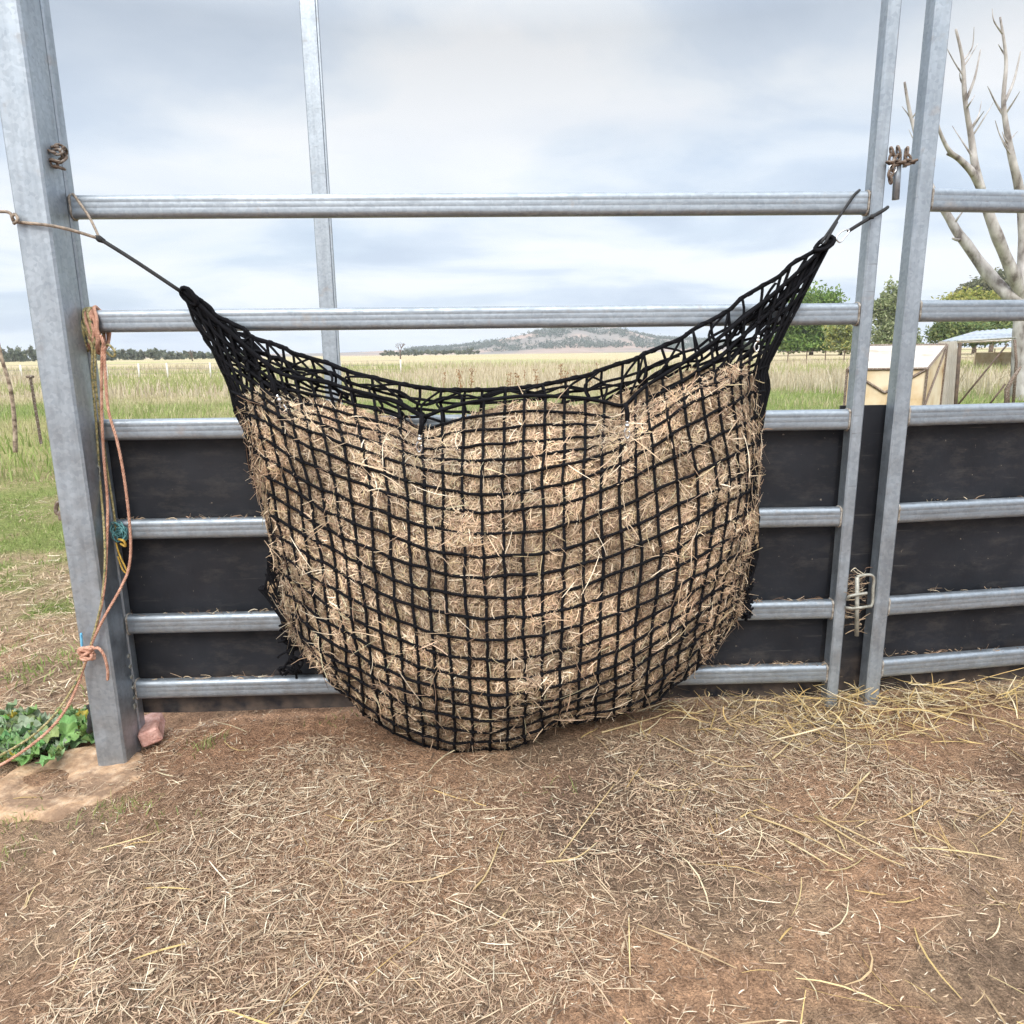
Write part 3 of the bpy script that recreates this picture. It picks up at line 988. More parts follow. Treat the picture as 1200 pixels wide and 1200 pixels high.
def hay_strands(n, lo, hi, wlo, whi, out, fringe=False):
    i = rng.uniform(1.2, NI - 2.2, n)
    if fringe:
        i = np.where(rng.random(n) < .55, rng.uniform(1.0, 5.5, n), rng.uniform(33, 38, n))
    k = rng.uniform(0, 1, n)
    ai = np.clip((i - 1) / .25, 0, m_ - 1.01); a0 = ai.astype(int)
    kl = np.where(rng.random(n) < .06, 118 + k * 8, k * 86); b0 = kl.astype(int)
    u = (ai - a0)[:, None]; v = (kl - b0)[:, None]
    P = (HG[a0, b0] * (1 - u) + HG[a0 + 1, b0] * u) * (1 - v) + (HG[a0, b0 + 1] * (1 - u) + HG[a0 + 1, b0 + 1] * u) * v
    tu = HG[a0 + 1, b0] - HG[a0, b0]; tv = HG[a0, b0 + 1] - HG[a0, b0]
    tu /= np.linalg.norm(tu, axis=1)[:, None] + 1e-9
    tv /= np.linalg.norm(tv, axis=1)[:, None] + 1e-9
    N = np.cross(tu, tv); N /= np.linalg.norm(N, axis=1)[:, None] + 1e-9
    N *= np.where(N[:, 1] > 0, -1, 1)[:, None]
    if fringe:
        N[:, 0] += np.where(i < 10, -1.2, 1.2); N /= np.linalg.norm(N, axis=1)[:, None]
    ang = rng.uniform(0, 2 * PI, n)
    D = np.cos(ang)[:, None] * tu + np.sin(ang)[:, None] * tv
    D = D + N * rng.uniform(-.22, .16, (n, 1)) * (3.0 if fringe else 1)
    D /= np.linalg.norm(D, axis=1)[:, None]
    L = rng.uniform(lo, hi, n)
    bend = np.cross(D, N) * rng.normal(0, .20 if hi < .1 else .10, (n, 1)) + N * rng.normal(.03, .10, (n, 1))
    t = np.linspace(-.5, .5, 5)
    C = P[:, None] + N[:, None] * out * rng.uniform(.1, 1, (n, 1, 1)) + (D[:, None] * t[None, :, None] + bend[:, None] * (4 * t ** 2 - .5)[None, :, None] * .6) * L[:, None, None]
    C[..., 1] = np.minimum(C[..., 1], -.055)
    S = np.cross(D, N + rng.normal(0, .5, (n, 3))); S /= np.linalg.norm(S, axis=1)[:, None] + 1e-9
    patch = .82 + .50 * sstep(.30, .70, fbm(P * 9, 44, 3)) ; warm = sstep(.4, .65, fbm(P * 5, 48, 3))[:, None]
    tone_ = hay_tone(n) * patch[:, None] * (np.array([1.0, 1.0, 1.0]) + warm * np.array([.03, -.01, -.03]))
    return C, rng.uniform(wlo, whi, n), S, tone_
parts_ = [hay_strands(66000, .014, .05, .0010, .0030, .009), hay_strands(14000, .025, .075, .0016, .0042, .012), hay_strands(1100, .06, .16, .0016, .0034, .030), hay_strands(650, .03, .08, .0012, .0026, .016, True)]
me = strips('loose_stems', *[np.concatenate(z) for z in zip(*parts_)])
o = link('loose_stems', me, M['hay'], hay)
o['kind'] = 'stuff'

# ------------------------------------------------------------------ cords that hold the net
def cord(name, parts_, label, cat, group=None):
    t_ = empty(name, tuple(parts_[0][1][0]), label, cat, group)
    for (pn, pts, r, m) in parts_:
        b_ = MB()
        b_.tube(smooth_path(pts, 6), r, 8)
        b_.build(pn, m, t_, smooth=True)
    return t_
K = at(117, 280, -.10)
t_ = empty('tie_cord', tuple(K), 'cord tying the left corner of the net to post and top rail', 'cord')
b = MB()
b.tube(smooth_path([K, at(160, 307, -.095), at(211, 341, -.08)], 4), .0062, 8)
b.tube(smooth_path([K + np.array([0, -.006, 0]), at(150, 301, -.1), at(196, 331, -.085), at(208, 339, -.082)], 4), .0042, 8)
b.tube([K + np.array([-.012, 0, .006]), K + np.array([0, -.004, 0]), K + np.array([.014, 0, -.008])], [.006, .011, .007], 8)
b.build('black_cord', M['black_cord'], t_, smooth=True)
b = MB()
b.tube(smooth_path([K, at(105, 255, -.06), at(92, 236, -.03), at(86, 228, -.012), at(84, 229, .025)], 5), .0042, 8)
b.tube(smooth_path([K, at(85, 270, -.135), at(57, 264, -.152), at(20, 260, -.15), at(15, 257, -.155), at(12, 250, -.16), at(0, 248, -.16), at(-40, 252, -.16)], 5), .0048, 8)
b.tube(smooth_path([at(17, 259, -.15), at(14, 254, -.16), at(18, 251, -.155), at(21, 258, -.165), at(16, 262, -.16)], 4), .0046, 8)
b.build('pale_twine', M['pale_cord'], t_, smooth=True)
t_ = empty('tie_cord', tuple(at(980, 280, -.07)), 'black cord and steel ring tying the right net corner to the top rail', 'cord')
b = MB()
b.tube(smooth_path([at(962, 285, -.08), at(982, 256, -.055), at(1000, 230, -.034), at(1006, 224, -.012), at(1007, 223, .02)], 5), .0048, 8)
b.tube(smooth_path([at(966, 286, -.086), at(981, 260, -.06)], 4), .0042, 8)
b.tube(smooth_path([at(994, 271, -.06), at(1010, 261, -.05), at(1022, 254, -.042), at(1036, 246, -.036), at(1040, 243, -.01)], 5), .0060, 8)
b.tube([at(1019, 256, -.05), at(1022, 254, -.052), at(1025, 252, -.05)], [.004, .009, .004], 8)
b.build('black_cord', M['black_cord'], t_, smooth=True)
b = MB()
b.tube(smooth_path([at(980, 279, -.075), at(984, 273, -.07), at(992, 269, -.066), at(995, 271, -.066), at(990, 278, -.07), at(984, 284, -.075)], 5, True), .0026, 8, closed=True)
b.build('snap_ring', M['chrome'], t_, smooth=True)

# ------------------------------------------------------------------ ropes on the left post
def coil(xs, col_r, ph=0.0):
    out = []
    for x in xs:
        c0 = at(x, 392 + random.uniform(-3, 3), 0)
        h = random.uniform(.062, .082)
        out.append([c0 + np.array([random.uniform(-.004, .004) + .010 * math.cos(a_ * 2 + ph), -.036 * math.cos(a_) - .002, h * math.sin(a_) + .012]) for a_ in np.linspace(0, 2 * PI, 16, endpoint=False)])
    return out
KN = at(104, 764, -.165)
org = empty('orange_rope', tuple(KN), 'orange rope looped over the second rail, hanging to a knot low on the thick post', 'rope')
b = MB()
for P in coil((108, 113, 117, 119), 0):
    b.tube(smooth_path(P, 2, True), .0058, 7, closed=True)
for P in ([at(118, 393, -.06), at(121, 402, -.065), at(120, 410, -.06), at(119, 440, -.055), at(119.5, 490, -.055), at(122, 540, -.06), at(126, 590, -.075), at(125, 640, -.12), at(122, 690, -.152), at(113, 735, -.160), KN],
          [at(119, 396, -.055), at(122, 404, -.06), at(123, 430, -.06), at(127, 480, -.07), at(138, 520, -.075), at(147, 570, -.08), at(153, 630, -.08), at(151, 665, -.085), at(141, 690, -.125), at(124, 720, -.158), at(110, 748, -.165), KN]):
    laid_rope(b, smooth_path(P, 6), .0050)
kp = [KN + np.array([.022 * math.cos(a_ * 1.7), -.012 + .010 * math.sin(a_ * 2.3), .02 * math.sin(a_)]) for a_ in np.linspace(0, 6 * PI, 30)]
b.tube(smooth_path(kp, 2), .0056, 7)
laid_rope(b, smooth_path([KN, at(114, 759, -.175), at(122, 768, -.18), at(126, 785, -.175), at(126, 797, -.17)], 6), .0052)
laid_rope(b, smooth_path([KN, at(97, 785, -.17), at(92, 800, -.18), at(78, 830, -.21), at(55, 858, -.25), at(20, 885, -.30), at(-15, 905, -.34)], 6), .0052)
b.build('rope_strand', M['orange_rope'], org, smooth=True)
b = MB()
b.tube(smooth_path([at(97, 770, -.165), at(96, 755, -.168), at(95, 742, -.165)], 4), .006, 8, flat=.5)
b.build('blue_tag', simple('sky_blue_tape', [(.3, lin(80, 160, 205)), (.7, lin(130, 200, 230))], 30, .6), org, smooth=True)

grn = empty('green_rope', tuple(at(105, 405, -.04)), 'faded green and yellow rope wound round the second rail and dangling down the thick post', 'rope')
b = MB()
for P in coil((96, 99, 102, 105, 110, 114), 0, 1.0):
    b.tube(smooth_path(P, 2, True), .0056, 7, closed=True)
for P in ([at(103, 398, -.05), at(108, 408, -.055), at(108, 440, -.05), at(113, 500, -.05), at(117, 560, -.055), at(122, 620, -.11), at(123, 660, -.14), at(119, 705, -.158), at(108, 750, -.166), at(104, 766, -.168)],
          [at(104, 400, -.048), at(111, 412, -.05), at(112, 450, -.045), at(120, 510, -.045), at(127, 560, -.05), at(132, 590, -.055), at(136, 622, -.05)],
          [at(119, 410, -.05), at(127, 404, -.045), at(135, 413, -.045), at(132, 418, -.045), at(124, 412, -.05)],
          [at(103, 768, -.165), at(94, 790, -.175), at(80, 815, -.20), at(60, 842, -.235), at(30, 868, -.28), at(-15, 893, -.33)]):
    laid_rope(b, smooth_path(P, 6), .0042)
b.build('rope_strand', M['green_rope'], grn, smooth=True)

tl = empty('twine_bundle', tuple(at(141, 625, -.05)), 'tangled teal twine bundle tied on the fourth rail beside the thick post', 'twine')
b = MB()
for q in range(16):
    c0 = at(141 + random.uniform(-4, 4), 624 + random.uniform(-6, 5), -.045)
    P = [c0 + np.array([random.uniform(.012, .020) * math.cos(a_), .010 * math.cos(a_ + q) - .004, random.uniform(.014, .026) * math.sin(a_)]) for a_ in np.linspace(0, 2 * PI, 8, endpoint=False)]
    b.tube(smooth_path(P, 3, True), .0022, 5, closed=True)
b.build('twine_loops', M['teal'], tl, smooth=True)
b = MB()
b.tube(smooth_path([at(139, 632, -.06), at(145, 634, -.068), at(147, 640, -.06), at(141, 637, -.055)], 4), .0045, 6)
b.tube(smooth_path([at(136, 636, -.05), at(140, 650, -.055), at(147, 665, -.06), at(150, 672, -.06), at(144, 668, -.055), at(138, 652, -.05)], 4), .0032, 6)
b.build('twine_tail', M['yellow'], tl, smooth=True)
b = MB()
for q in range(4):
    c0 = at(114.5, 551 + q * 9, -.06)
    P = [c0 + np.array([.008 * math.cos(a_), 0, .016 * math.sin(a_)]) for a_ in np.linspace(0, 2 * PI, 8, endpoint=False)]
    b.tube(P, .0022, 5, closed=True)
lc = b.build('light_chain', M['zinc'], None, smooth=True)
tag(lc, 'short light steel chain hanging on the side of the thick post', 'chain')

# ------------------------------------------------------------------ chains and top latch
def chain_mesh(pts, r_link=.014, wire=.0035):
    b_ = MB()
    for j, (p, q) in enumerate(zip(pts[:-1], pts[1:])):
        p, q = np.array(p), np.array(q)
        d = q - p; L = np.linalg.norm(d); d /= L
        s_ = np.cross(d, [0, -1, 0]) if j % 2 else np.cross(d, np.cross(d, [0, -1, 0]))
        s_ /= np.linalg.norm(s_) + 1e-9
        c0 = (p + q) / 2
        P = [c0 + d * (L * .68) * math.cos(a_) + s_ * r_link * .55 * math.sin(a_) for a_ in np.linspace(0, 2 * PI, 12, endpoint=False)]
        b_.tube(P, wire, 6, closed=True)
    return b_
pts = [at(56, 176, -.085), at(64, 179, -.085), at(71, 177, -.07), at(76, 184, -.05), at(70, 190, -.085), at(60, 188, -.09), at(66, 195, -.085), at(74, 198, -.06)]
pts2 = [at(58, 174, -.06), at(66, 172, -.07), at(74, 174, -.05), at(77, 180, -.03)]
bb = chain_mesh(pts, .016, .0042)
b2 = chain_mesh(pts2, .016, .0042)
bb.add(b2.v, b2.f)
tag(bb.build('rusty_chain', M['rust'], None, smooth=True), 'rusty chain wound near the top of the thick left post', 'chain')

# chain and pin joining the two right-hand posts
pts = [at(1040, 190, -.045), at(1046, 191, -.05), at(1053, 191, -.052), at(1060, 190, -.052), at(1067, 190, -.05), at(1073, 188, -.045)]
bb = chain_mesh(pts, .014, .0042)
for P in ([at(1044, 174, -.04), at(1046, 181, -.045), at(1044, 189, -.045)], [at(1052, 173, -.04), at(1054, 182, -.045), at(1050, 189, -.045)], [at(1063, 174, -.04), at(1062, 182, -.045), at(1066, 188, -.045)],
          [at(1046, 192, -.045), at(1045, 199, -.05), at(1043, 207, -.05), at(1044, 214, -.05)]):
    b2 = chain_mesh(P, .014, .004)
    bb.add(b2.v, b2.f)
bb.tube([at(1041, 191, -.042), at(1072, 190, -.042)], .0065, 8)
gc = bb.build('gate_chain', M['rust'], None, smooth=True)
tag(gc, 'rusty chain joining panel post and gate post near their tops', 'chain')
b = MB()
b.tube([at(1053, 176, -.03), at(1049.5, 234, -.03)], .0115, 10)
b.tube([at(1062, 174, -.03), at(1060, 196, -.03)], .007, 8)
b.build('hanging_pin', M['upright'], gate, smooth=True)
b = MB()
b.tube([at(1046, 198, -.05) + np.array([.012 * math.cos(a_), 0, .014 * math.sin(a_)]) for a_ in np.linspace(0, 2 * PI, 12, endpoint=False)], .003, 6, closed=True)
tag(b.build('steel_ring', M['chrome'], None, smooth=True), 'small steel ring hanging from the chain between the right posts', 'ring')

# ------------------------------------------------------------------ brick, footing, weed plant by the post
b = MB()
R = rot_m('Z', .35) @ rot_m('Y', -.25)
c0 = at(179, 853, .03)
b.box(c0 - np.array([.040, .08, .030]), c0 + np.array([.034, .08, .030]), R, c0, bev=.007)
o = b.build('brick', M['brick'], None)
tag(o, 'broken pink brick wedged behind the foot of the thick left post', 'brick')

def footing():
    c0 = np.array([-1.46, -.22]); n = 48
    rings = []
    prof = [(0.0, .000), (.30, .002), (.5, .004), (.62, .008), (.78, .012), (.92, .010), (1.0, -.004), (1.04, -.05)]
    V, F = [], []
    for (s, dz) in prof:
        for q in range(n):
            a_ = q * 2 * PI / n
            rr = .245 * (1 + .35 * (fbm(np.array([[math.cos(a_) * 1.3, math.sin(a_) * 1.3]]), 90, 3)[0] - .5))
            x = c0[0] + rr * 1.05 * s * math.cos(a_); y = c0[1] + rr * .92 * s * math.sin(a_)
            z = -.093 + dz + .014 * (fbm(np.array([[x * 14, y * 14]]), 91, 4)[0] - .5)
            # crumbled hollow on the left
            z -= .028 * math.exp(-(((x + 1.56) / .07) ** 2 + ((y + .17) / .06) ** 2))
            V.append((x, y, z))
    for r_ in range(len(prof) - 1):
        for q in range(n):
            q2 = (q + 1) % n
            F.append((r_ * n + q, r_ * n + q2, (r_ + 1) * n + q2, (r_ + 1) * n + q))
    b_ = MB(); b_.add(V, F)
    o_ = b_.build('concrete_footing', M['footing'], None, smooth=True)
    tag(o_, 'crumbling pale concrete footing round the base of the thick left post', 'footing')
t = NT('dirty_concrete')
c = t.ramp(t.noise(26, 6), [(.3, lin(160, 128, 100)), (.5, lin(190, 158, 128)), (.75, lin(212, 188, 162))])
dm = t.ramp(t.noise(9, 6, rough=.65), [(.40, 0), (.58, .95)])
c = t.mix(dm, c, (.225, .148, .10))
t.bump(t.noise(60, 6), .8, .01)
M['footing'] = t.set(c, .95, 0, .1)
footing()

def mallow():
    t_ = empty('mallow_plant', (-1.72, .02, -.1), 'low green mallow weed with crinkled leaves left of the thick post', 'weed')
    V, F, Cc = [], [], []
    st = MB()
    for q in range(230):
        gx = random.uniform(-15, 112)
        gy = random.uniform(846, 905)
        if gx > 70 and gy > 880: continue
        g = at_ground(gx, gy, -.09)
        h = random.uniform(.008, .060)
        c0 = np.array([g[0], g[1] + random.uniform(0, .05), g[2] + h])
        r_ = random.uniform(.016, .042)
        yaw = random.uniform(0, 2 * PI)
        R_ = rot_m('Z', yaw) @ rot_m('X', random.uniform(-.9, .5)) @ rot_m('Y', random.uniform(-.5, .5))
        n = 20
        base = len(V)
        tone = np.array([random.uniform(.14, .22), random.uniform(.23, .33), random.uniform(.08, .13)])
        if random.random() < .3: tone = np.array([.28, .34, .23]) * random.uniform(.8, 1.1)
        if random.random() < .04: tone = np.array([.45, .36, .06])
        V.append(c0 + R_ @ np.array([0, 0, -.006])); Cc.append(tone * 1.25)
        for ring, s in ((0, .55), (1, 1.0)):
            for j in range(n):
                a_ = j * 2 * PI / n
                lob = 1 + .16 * math.cos(a_ * 5) + (.06 if j % 2 else -.04)
                if abs((a_ + PI) % (2 * PI) - PI) < .35: lob *= .55
                p = np.array([r_ * s * lob * math.cos(a_), r_ * s * lob * math.sin(a_), .012 * s * math.sin(a_ * 5) + .012 * s * s])
                V.append(c0 + R_ @ p); Cc.append(tone * (1.0 if ring else 1.1))
        for j in range(n):
            j2 = (j + 1) % n
            F.append((base, base + 1 + j, base + 1 + j2, base + 1 + j2))
            F.append((base + 1 + j, base + 1 + n + j, base + 1 + n + j2, base + 1 + j2))
        if q % 2 == 0:
            st.tube(smooth_path([(g[0], g[1] + .02, -.11), (g[0] + random.uniform(-.02, .02), g[1] + .02, c0[2] * .5 - .05), tuple(c0)], 3), .0022, 5)
    Ft = [f[:3] for f in F if f[2] == f[3]]
    Fq = [f for f in F if f[2] != f[3]]
    me_ = bpy.data.meshes.new('foliage')
    me_.from_pydata([tuple(v) for v in V], [], Ft + Fq)
    at_ = me_.attributes.new('Col', 'FLOAT_COLOR', 'POINT')
    at_.data.foreach_set('color', np.concatenate([np.array(Cc), np.ones((len(Cc), 1))], 1).astype(np.float32).ravel())
    me_.update()
    link('foliage', me_, M['mallow'], t_, True)
mallow()
b = MB()
c0 = at(106, 842, -.02)
b.tube(smooth_path([c0 + np.array([-.004, 0, .055]), c0 + np.array([.012, -.01, .02]), c0 + np.array([.006, -.01, -.03]), c0 + np.array([-.01, 0, -.05])], 4), [.006] * 4 + [.016] * 5 + [.013] * 4, 8)
tag(b.build('rubber_strap', M['black_cord'], None, smooth=True), 'black rubber strap end hanging beside the foot of the thick post', 'strap')

# ------------------------------------------------------------------ straw and chaff on the yard soil
def litter():
    def lay(n, x, y, lo, hi, wlo, whi, tone, lift, bendy, upt=.08):
        z = gz(x, y)
        a_ = rng.uniform(0, 2 * PI, n)
        D = np.stack([np.cos(a_), np.sin(a_), rng.normal(0, upt, n)], 1)
        L = rng.uniform(lo, hi, n)
        t_ = np.linspace(-.5, .5, 5)
        side = np.stack([-np.sin(a_), np.cos(a_), np.zeros(n)], 1)
        B = side * rng.normal(0, bendy, (n, 1)) * rng.random((n, 1)) ** 1.5; B[:, 2] += rng.normal(0, bendy * .4, n)
        P = np.stack([x, y, z + rng.uniform(.001, lift, n)], 1)
        C = P[:, None] + (D[:, None] * t_[None, :, None] + B[:, None] * (4 * t_ ** 2 - .4)[None, :, None]) * L[:, None, None]
        C[..., 2] = np.maximum(C[..., 2], gz(C[..., 0], C[..., 1]) - .001)
        S = side + rng.normal(0, .35, (n, 3)); S /= np.linalg.norm(S, axis=1)[:, None]
        return C, rng.uniform(wlo, whi, n), S, tone
    out = []
    def scatter(n, fn):
        x = rng.uniform(-2.2, 2.4, n * 4); y = rng.uniform(-1.75, .10, n * 4)
        keep = rng.random(n * 4) < fn(x, y)
        # stay inside what is seen, with a margin
        keep &= np.abs(x) < .80 * (y + CD) + .25
        keep &= ~((np.abs(x + 1.46) < .30) & (np.abs(y + .2) < .26) & (rng.random(n * 4) < .35))
        x, y = x[keep][:n], y[keep][:n]
        return x, y
    dens = lambda x, y: np.clip(.05 + 1.1 * sstep(.44, .64, fbm(np.stack([x * 1.7, y * 1.7], -1), 15, 3)) + .5 * np.exp(-((x + .1) ** 2 / .8 + (y + .75) ** 2 / .12)), 0, 1) \
        * (1 - .8 * np.exp(-(((x + .85) / .4) ** 2 + ((y + .02) / .16) ** 2)))
    tan = lambda n: np.array([[.50, .385, .26], [.42, .30, .20], [.31, .205, .135], [.60, .49, .345], [.20, .13, .09], [.66, .58, .44]])[rng.choice(6, n, p=[.25, .24, .2, .12, .12, .07])] * rng.uniform(.7, 1.15, (n, 1))
    dust = lambda n: np.array([[.48, .345, .23], [.38, .25, .17], [.24, .155, .105], [.58, .44, .31], [.13, .09, .062], [.66, .57, .44]])[rng.choice(6, n, p=[.25, .24, .2, .15, .10, .06])] * rng.uniform(.75, 1.15, (n, 1))
    x, y = scatter(52000, dens); out.append(lay(len(x), x, y, .006, .034, .0010, .0032, dust(len(x)), .009, .16))
    x, y = scatter(5000, lambda x, y: 1 + 0 * x); out.append(lay(len(x), x, y, .005, .030, .0012, .0034, dust(len(x)), .006, .2))
    # straw trodden into the ground left of the post
    n = 9000; y = .15 + 5 * rng.random(n); x = -1.45 - rng.random(n) * (.95 * (y + 1.3))
    kp_ = fbm(np.stack([x * 1.3, y * 1.3], -1), 66, 3) + rng.normal(0, .08, n) > .45
    x, y = x[kp_], y[kp_]; out.append(lay(len(x), x, y, .03, .14, .002, .006, tan(len(x)) * 1.1, .02, .15, .15))
    x, y = scatter(7000, dens); out.append(lay(len(x), x, y, .03, .10, .0012, .0030, tan(len(x)) * 1.08, .018, .10, .10))
    x, y = scatter(1300, dens); out.append(lay(len(x), x, y, .012, .04, .003, .008, tan(len(x)) * .85, .008, .2))
    gold = lambda n: np.array([[.58, .42, .18], [.64, .50, .26], [.50, .34, .14], [.66, .56, .37], [.42, .30, .17]])[rng.integers(0, 5, n)] * rng.uniform(.7, 1.1, (n, 1))
    right = lambda x, y: np.clip(sstep(.2, 1.1, x) * (.25 + .9 * np.exp(-((y + .12) / .18) ** 2)) + .05, 0, 1)
    x, y = scatter(700, right); out.append(lay(len(x), x, y, .05, .24, .0018, .0055, gold(len(x)), .022, .15, .06))
    heap = lambda x, y: np.exp(-(((x - 1.38) / .34) ** 2 + ((y + .13) / .13) ** 2)) + .55 * sstep(.5, .9, x) * np.exp(-((y + .06) / .07) ** 2)
    x, y = scatter(3600, heap); out.append(lay(len(x), x, y, .05, .24, .0018, .0060, gold(len(x)), .085, .13, .20))
    edge = lambda x, y: sstep(.3, 1.0, x) * np.exp(-((y + .0) / .07) ** 2)
    x, y = scatter(3600, edge); out.append(lay(len(x), x, y, .03, .13, .0015, .004, np.where(rng.random((len(x), 1)) < .4, gold(len(x)), tan(len(x))), .045, .2, .2))
    z_ = [np.concatenate(q) for q in zip(*out)]
    me_ = strips('straw_litter', *z_)
    o_ = link('straw_litter', me_, M['straw'], None)
    tag(o_, 'loose straw and hay chaff scattered over the yard soil', 'straw litter', kind='stuff')
    # scraps behind the rubber and on the rails
    n = 380
    P = []
    for q in range(n):
        zone = random.random()
        if zone < .35: P.append((1.372 + random.uniform(-.035, .05), random.uniform(-.03, .04), random.choice([.47, .5, .53, .38, .34]) + random.uniform(-.04, .03)))
        elif zone < .55: P.append((random.uniform(1.5, 2.2), random.uniform(-.005, .02) + .05, random.choice([.186, .188, .437, .795])))
        elif zone < .8: P.append((random.uniform(.8, 1.3), random.uniform(-.012, .012), random.choice([.176, .176, .434])))
        else: P.append((random.uniform(-1.29, -.8), random.uniform(-.012, .012), random.choice([.179, .435, .79])))
    P = np.array(P)
    a_ = rng.uniform(0, 2 * PI, n)
    D = np.stack([np.cos(a_), np.sin(a_) * .3, rng.normal(0, .35, n)], 1)
    t_ = np.linspace(-.5, .5, 5)
    B = rng.normal(0, .2, (n, 3))
    C = P[:, None] + (D[:, None] * t_[None, :, None] + B[:, None] * (4 * t_ ** 2 - .4)[None, :, None]) * rng.uniform(.02, .07, n)[:, None, None]
    S = np.stack([rng.normal(0, .3, n), rng.normal(0, .3, n), np.ones(n)], 1); S /= np.linalg.norm(S, axis=1)[:, None]
    me_ = strips('hay_scraps', C, rng.uniform(.0015, .004, n), S, tan(n))
    tag(link('hay_scraps', me_, M['straw'], None), 'wisps of hay caught on the rails and in the post gap', 'hay scraps', kind='stuff')
litter()

def long_stalks():
    """the long straws one can pick out on the right"""
    S = [((705, 862), (800, 826)), ((770, 862), (885, 898)), ((880, 950), (1000, 1010)), ((960, 955), (1060, 1008)), ((1068, 920), (1075, 980), (1112, 1010)), ((1000, 846), (1060, 822)),
         ((1010, 832), (1100, 836), (1190, 826)), ((1090, 835), (1200, 858)), ((985, 840), (992, 870), (990, 900)), ((1010, 840), (1020, 870), (1016, 892)), ((655, 1000), (720, 928)), ((555, 1040), (590, 975)),
         ((800, 790), (885, 850)), ((905, 890), (955, 835)), ((955, 955), (1060, 1020)), ((920, 985), (970, 1015)), ((960, 820), (1015, 828)), ((1135, 815), (1200, 812)), ((640, 1010), (700, 985)), ((850, 858), (780, 842)), ((1020, 905), (975, 945))]
    for q, s in enumerate(S):
        P = []
        if len(s) == 2:
            f = random.uniform(.35, .65)
            s = (s[0], (s[0][0] * (1 - f) + s[1][0] * f + random.uniform(-6, 6), s[0][1] * (1 - f) + s[1][1] * f + random.uniform(-7, 7)), s[1])
        for (x, y) in s:
            g = at_ground(x, max(y, 820), .01)
            P.append((g[0], g[1], float(gz(g[0], g[1])) + random.uniform(.006, .022)))
        b_ = MB()
        sp2 = smooth_path(P, 4)
        b_.tube(sp2, np.linspace(random.uniform(.0024, .0034), random.uniform(.0010, .0020), len(sp2)), 6)
        o_ = b_.build('straw_stalk', M['gold'], None, smooth=True)
        tag(o_, 'long golden straw stalk lying on the brown soil', 'straw', 'long straw stalks on the yard soil')
M['gold'] = simple('golden_straw', [(.3, (.36, .25, .12)), (.55, (.50, .38, .20)), (.75, (.60, .52, .35))], 8, .5)
long_stalks()

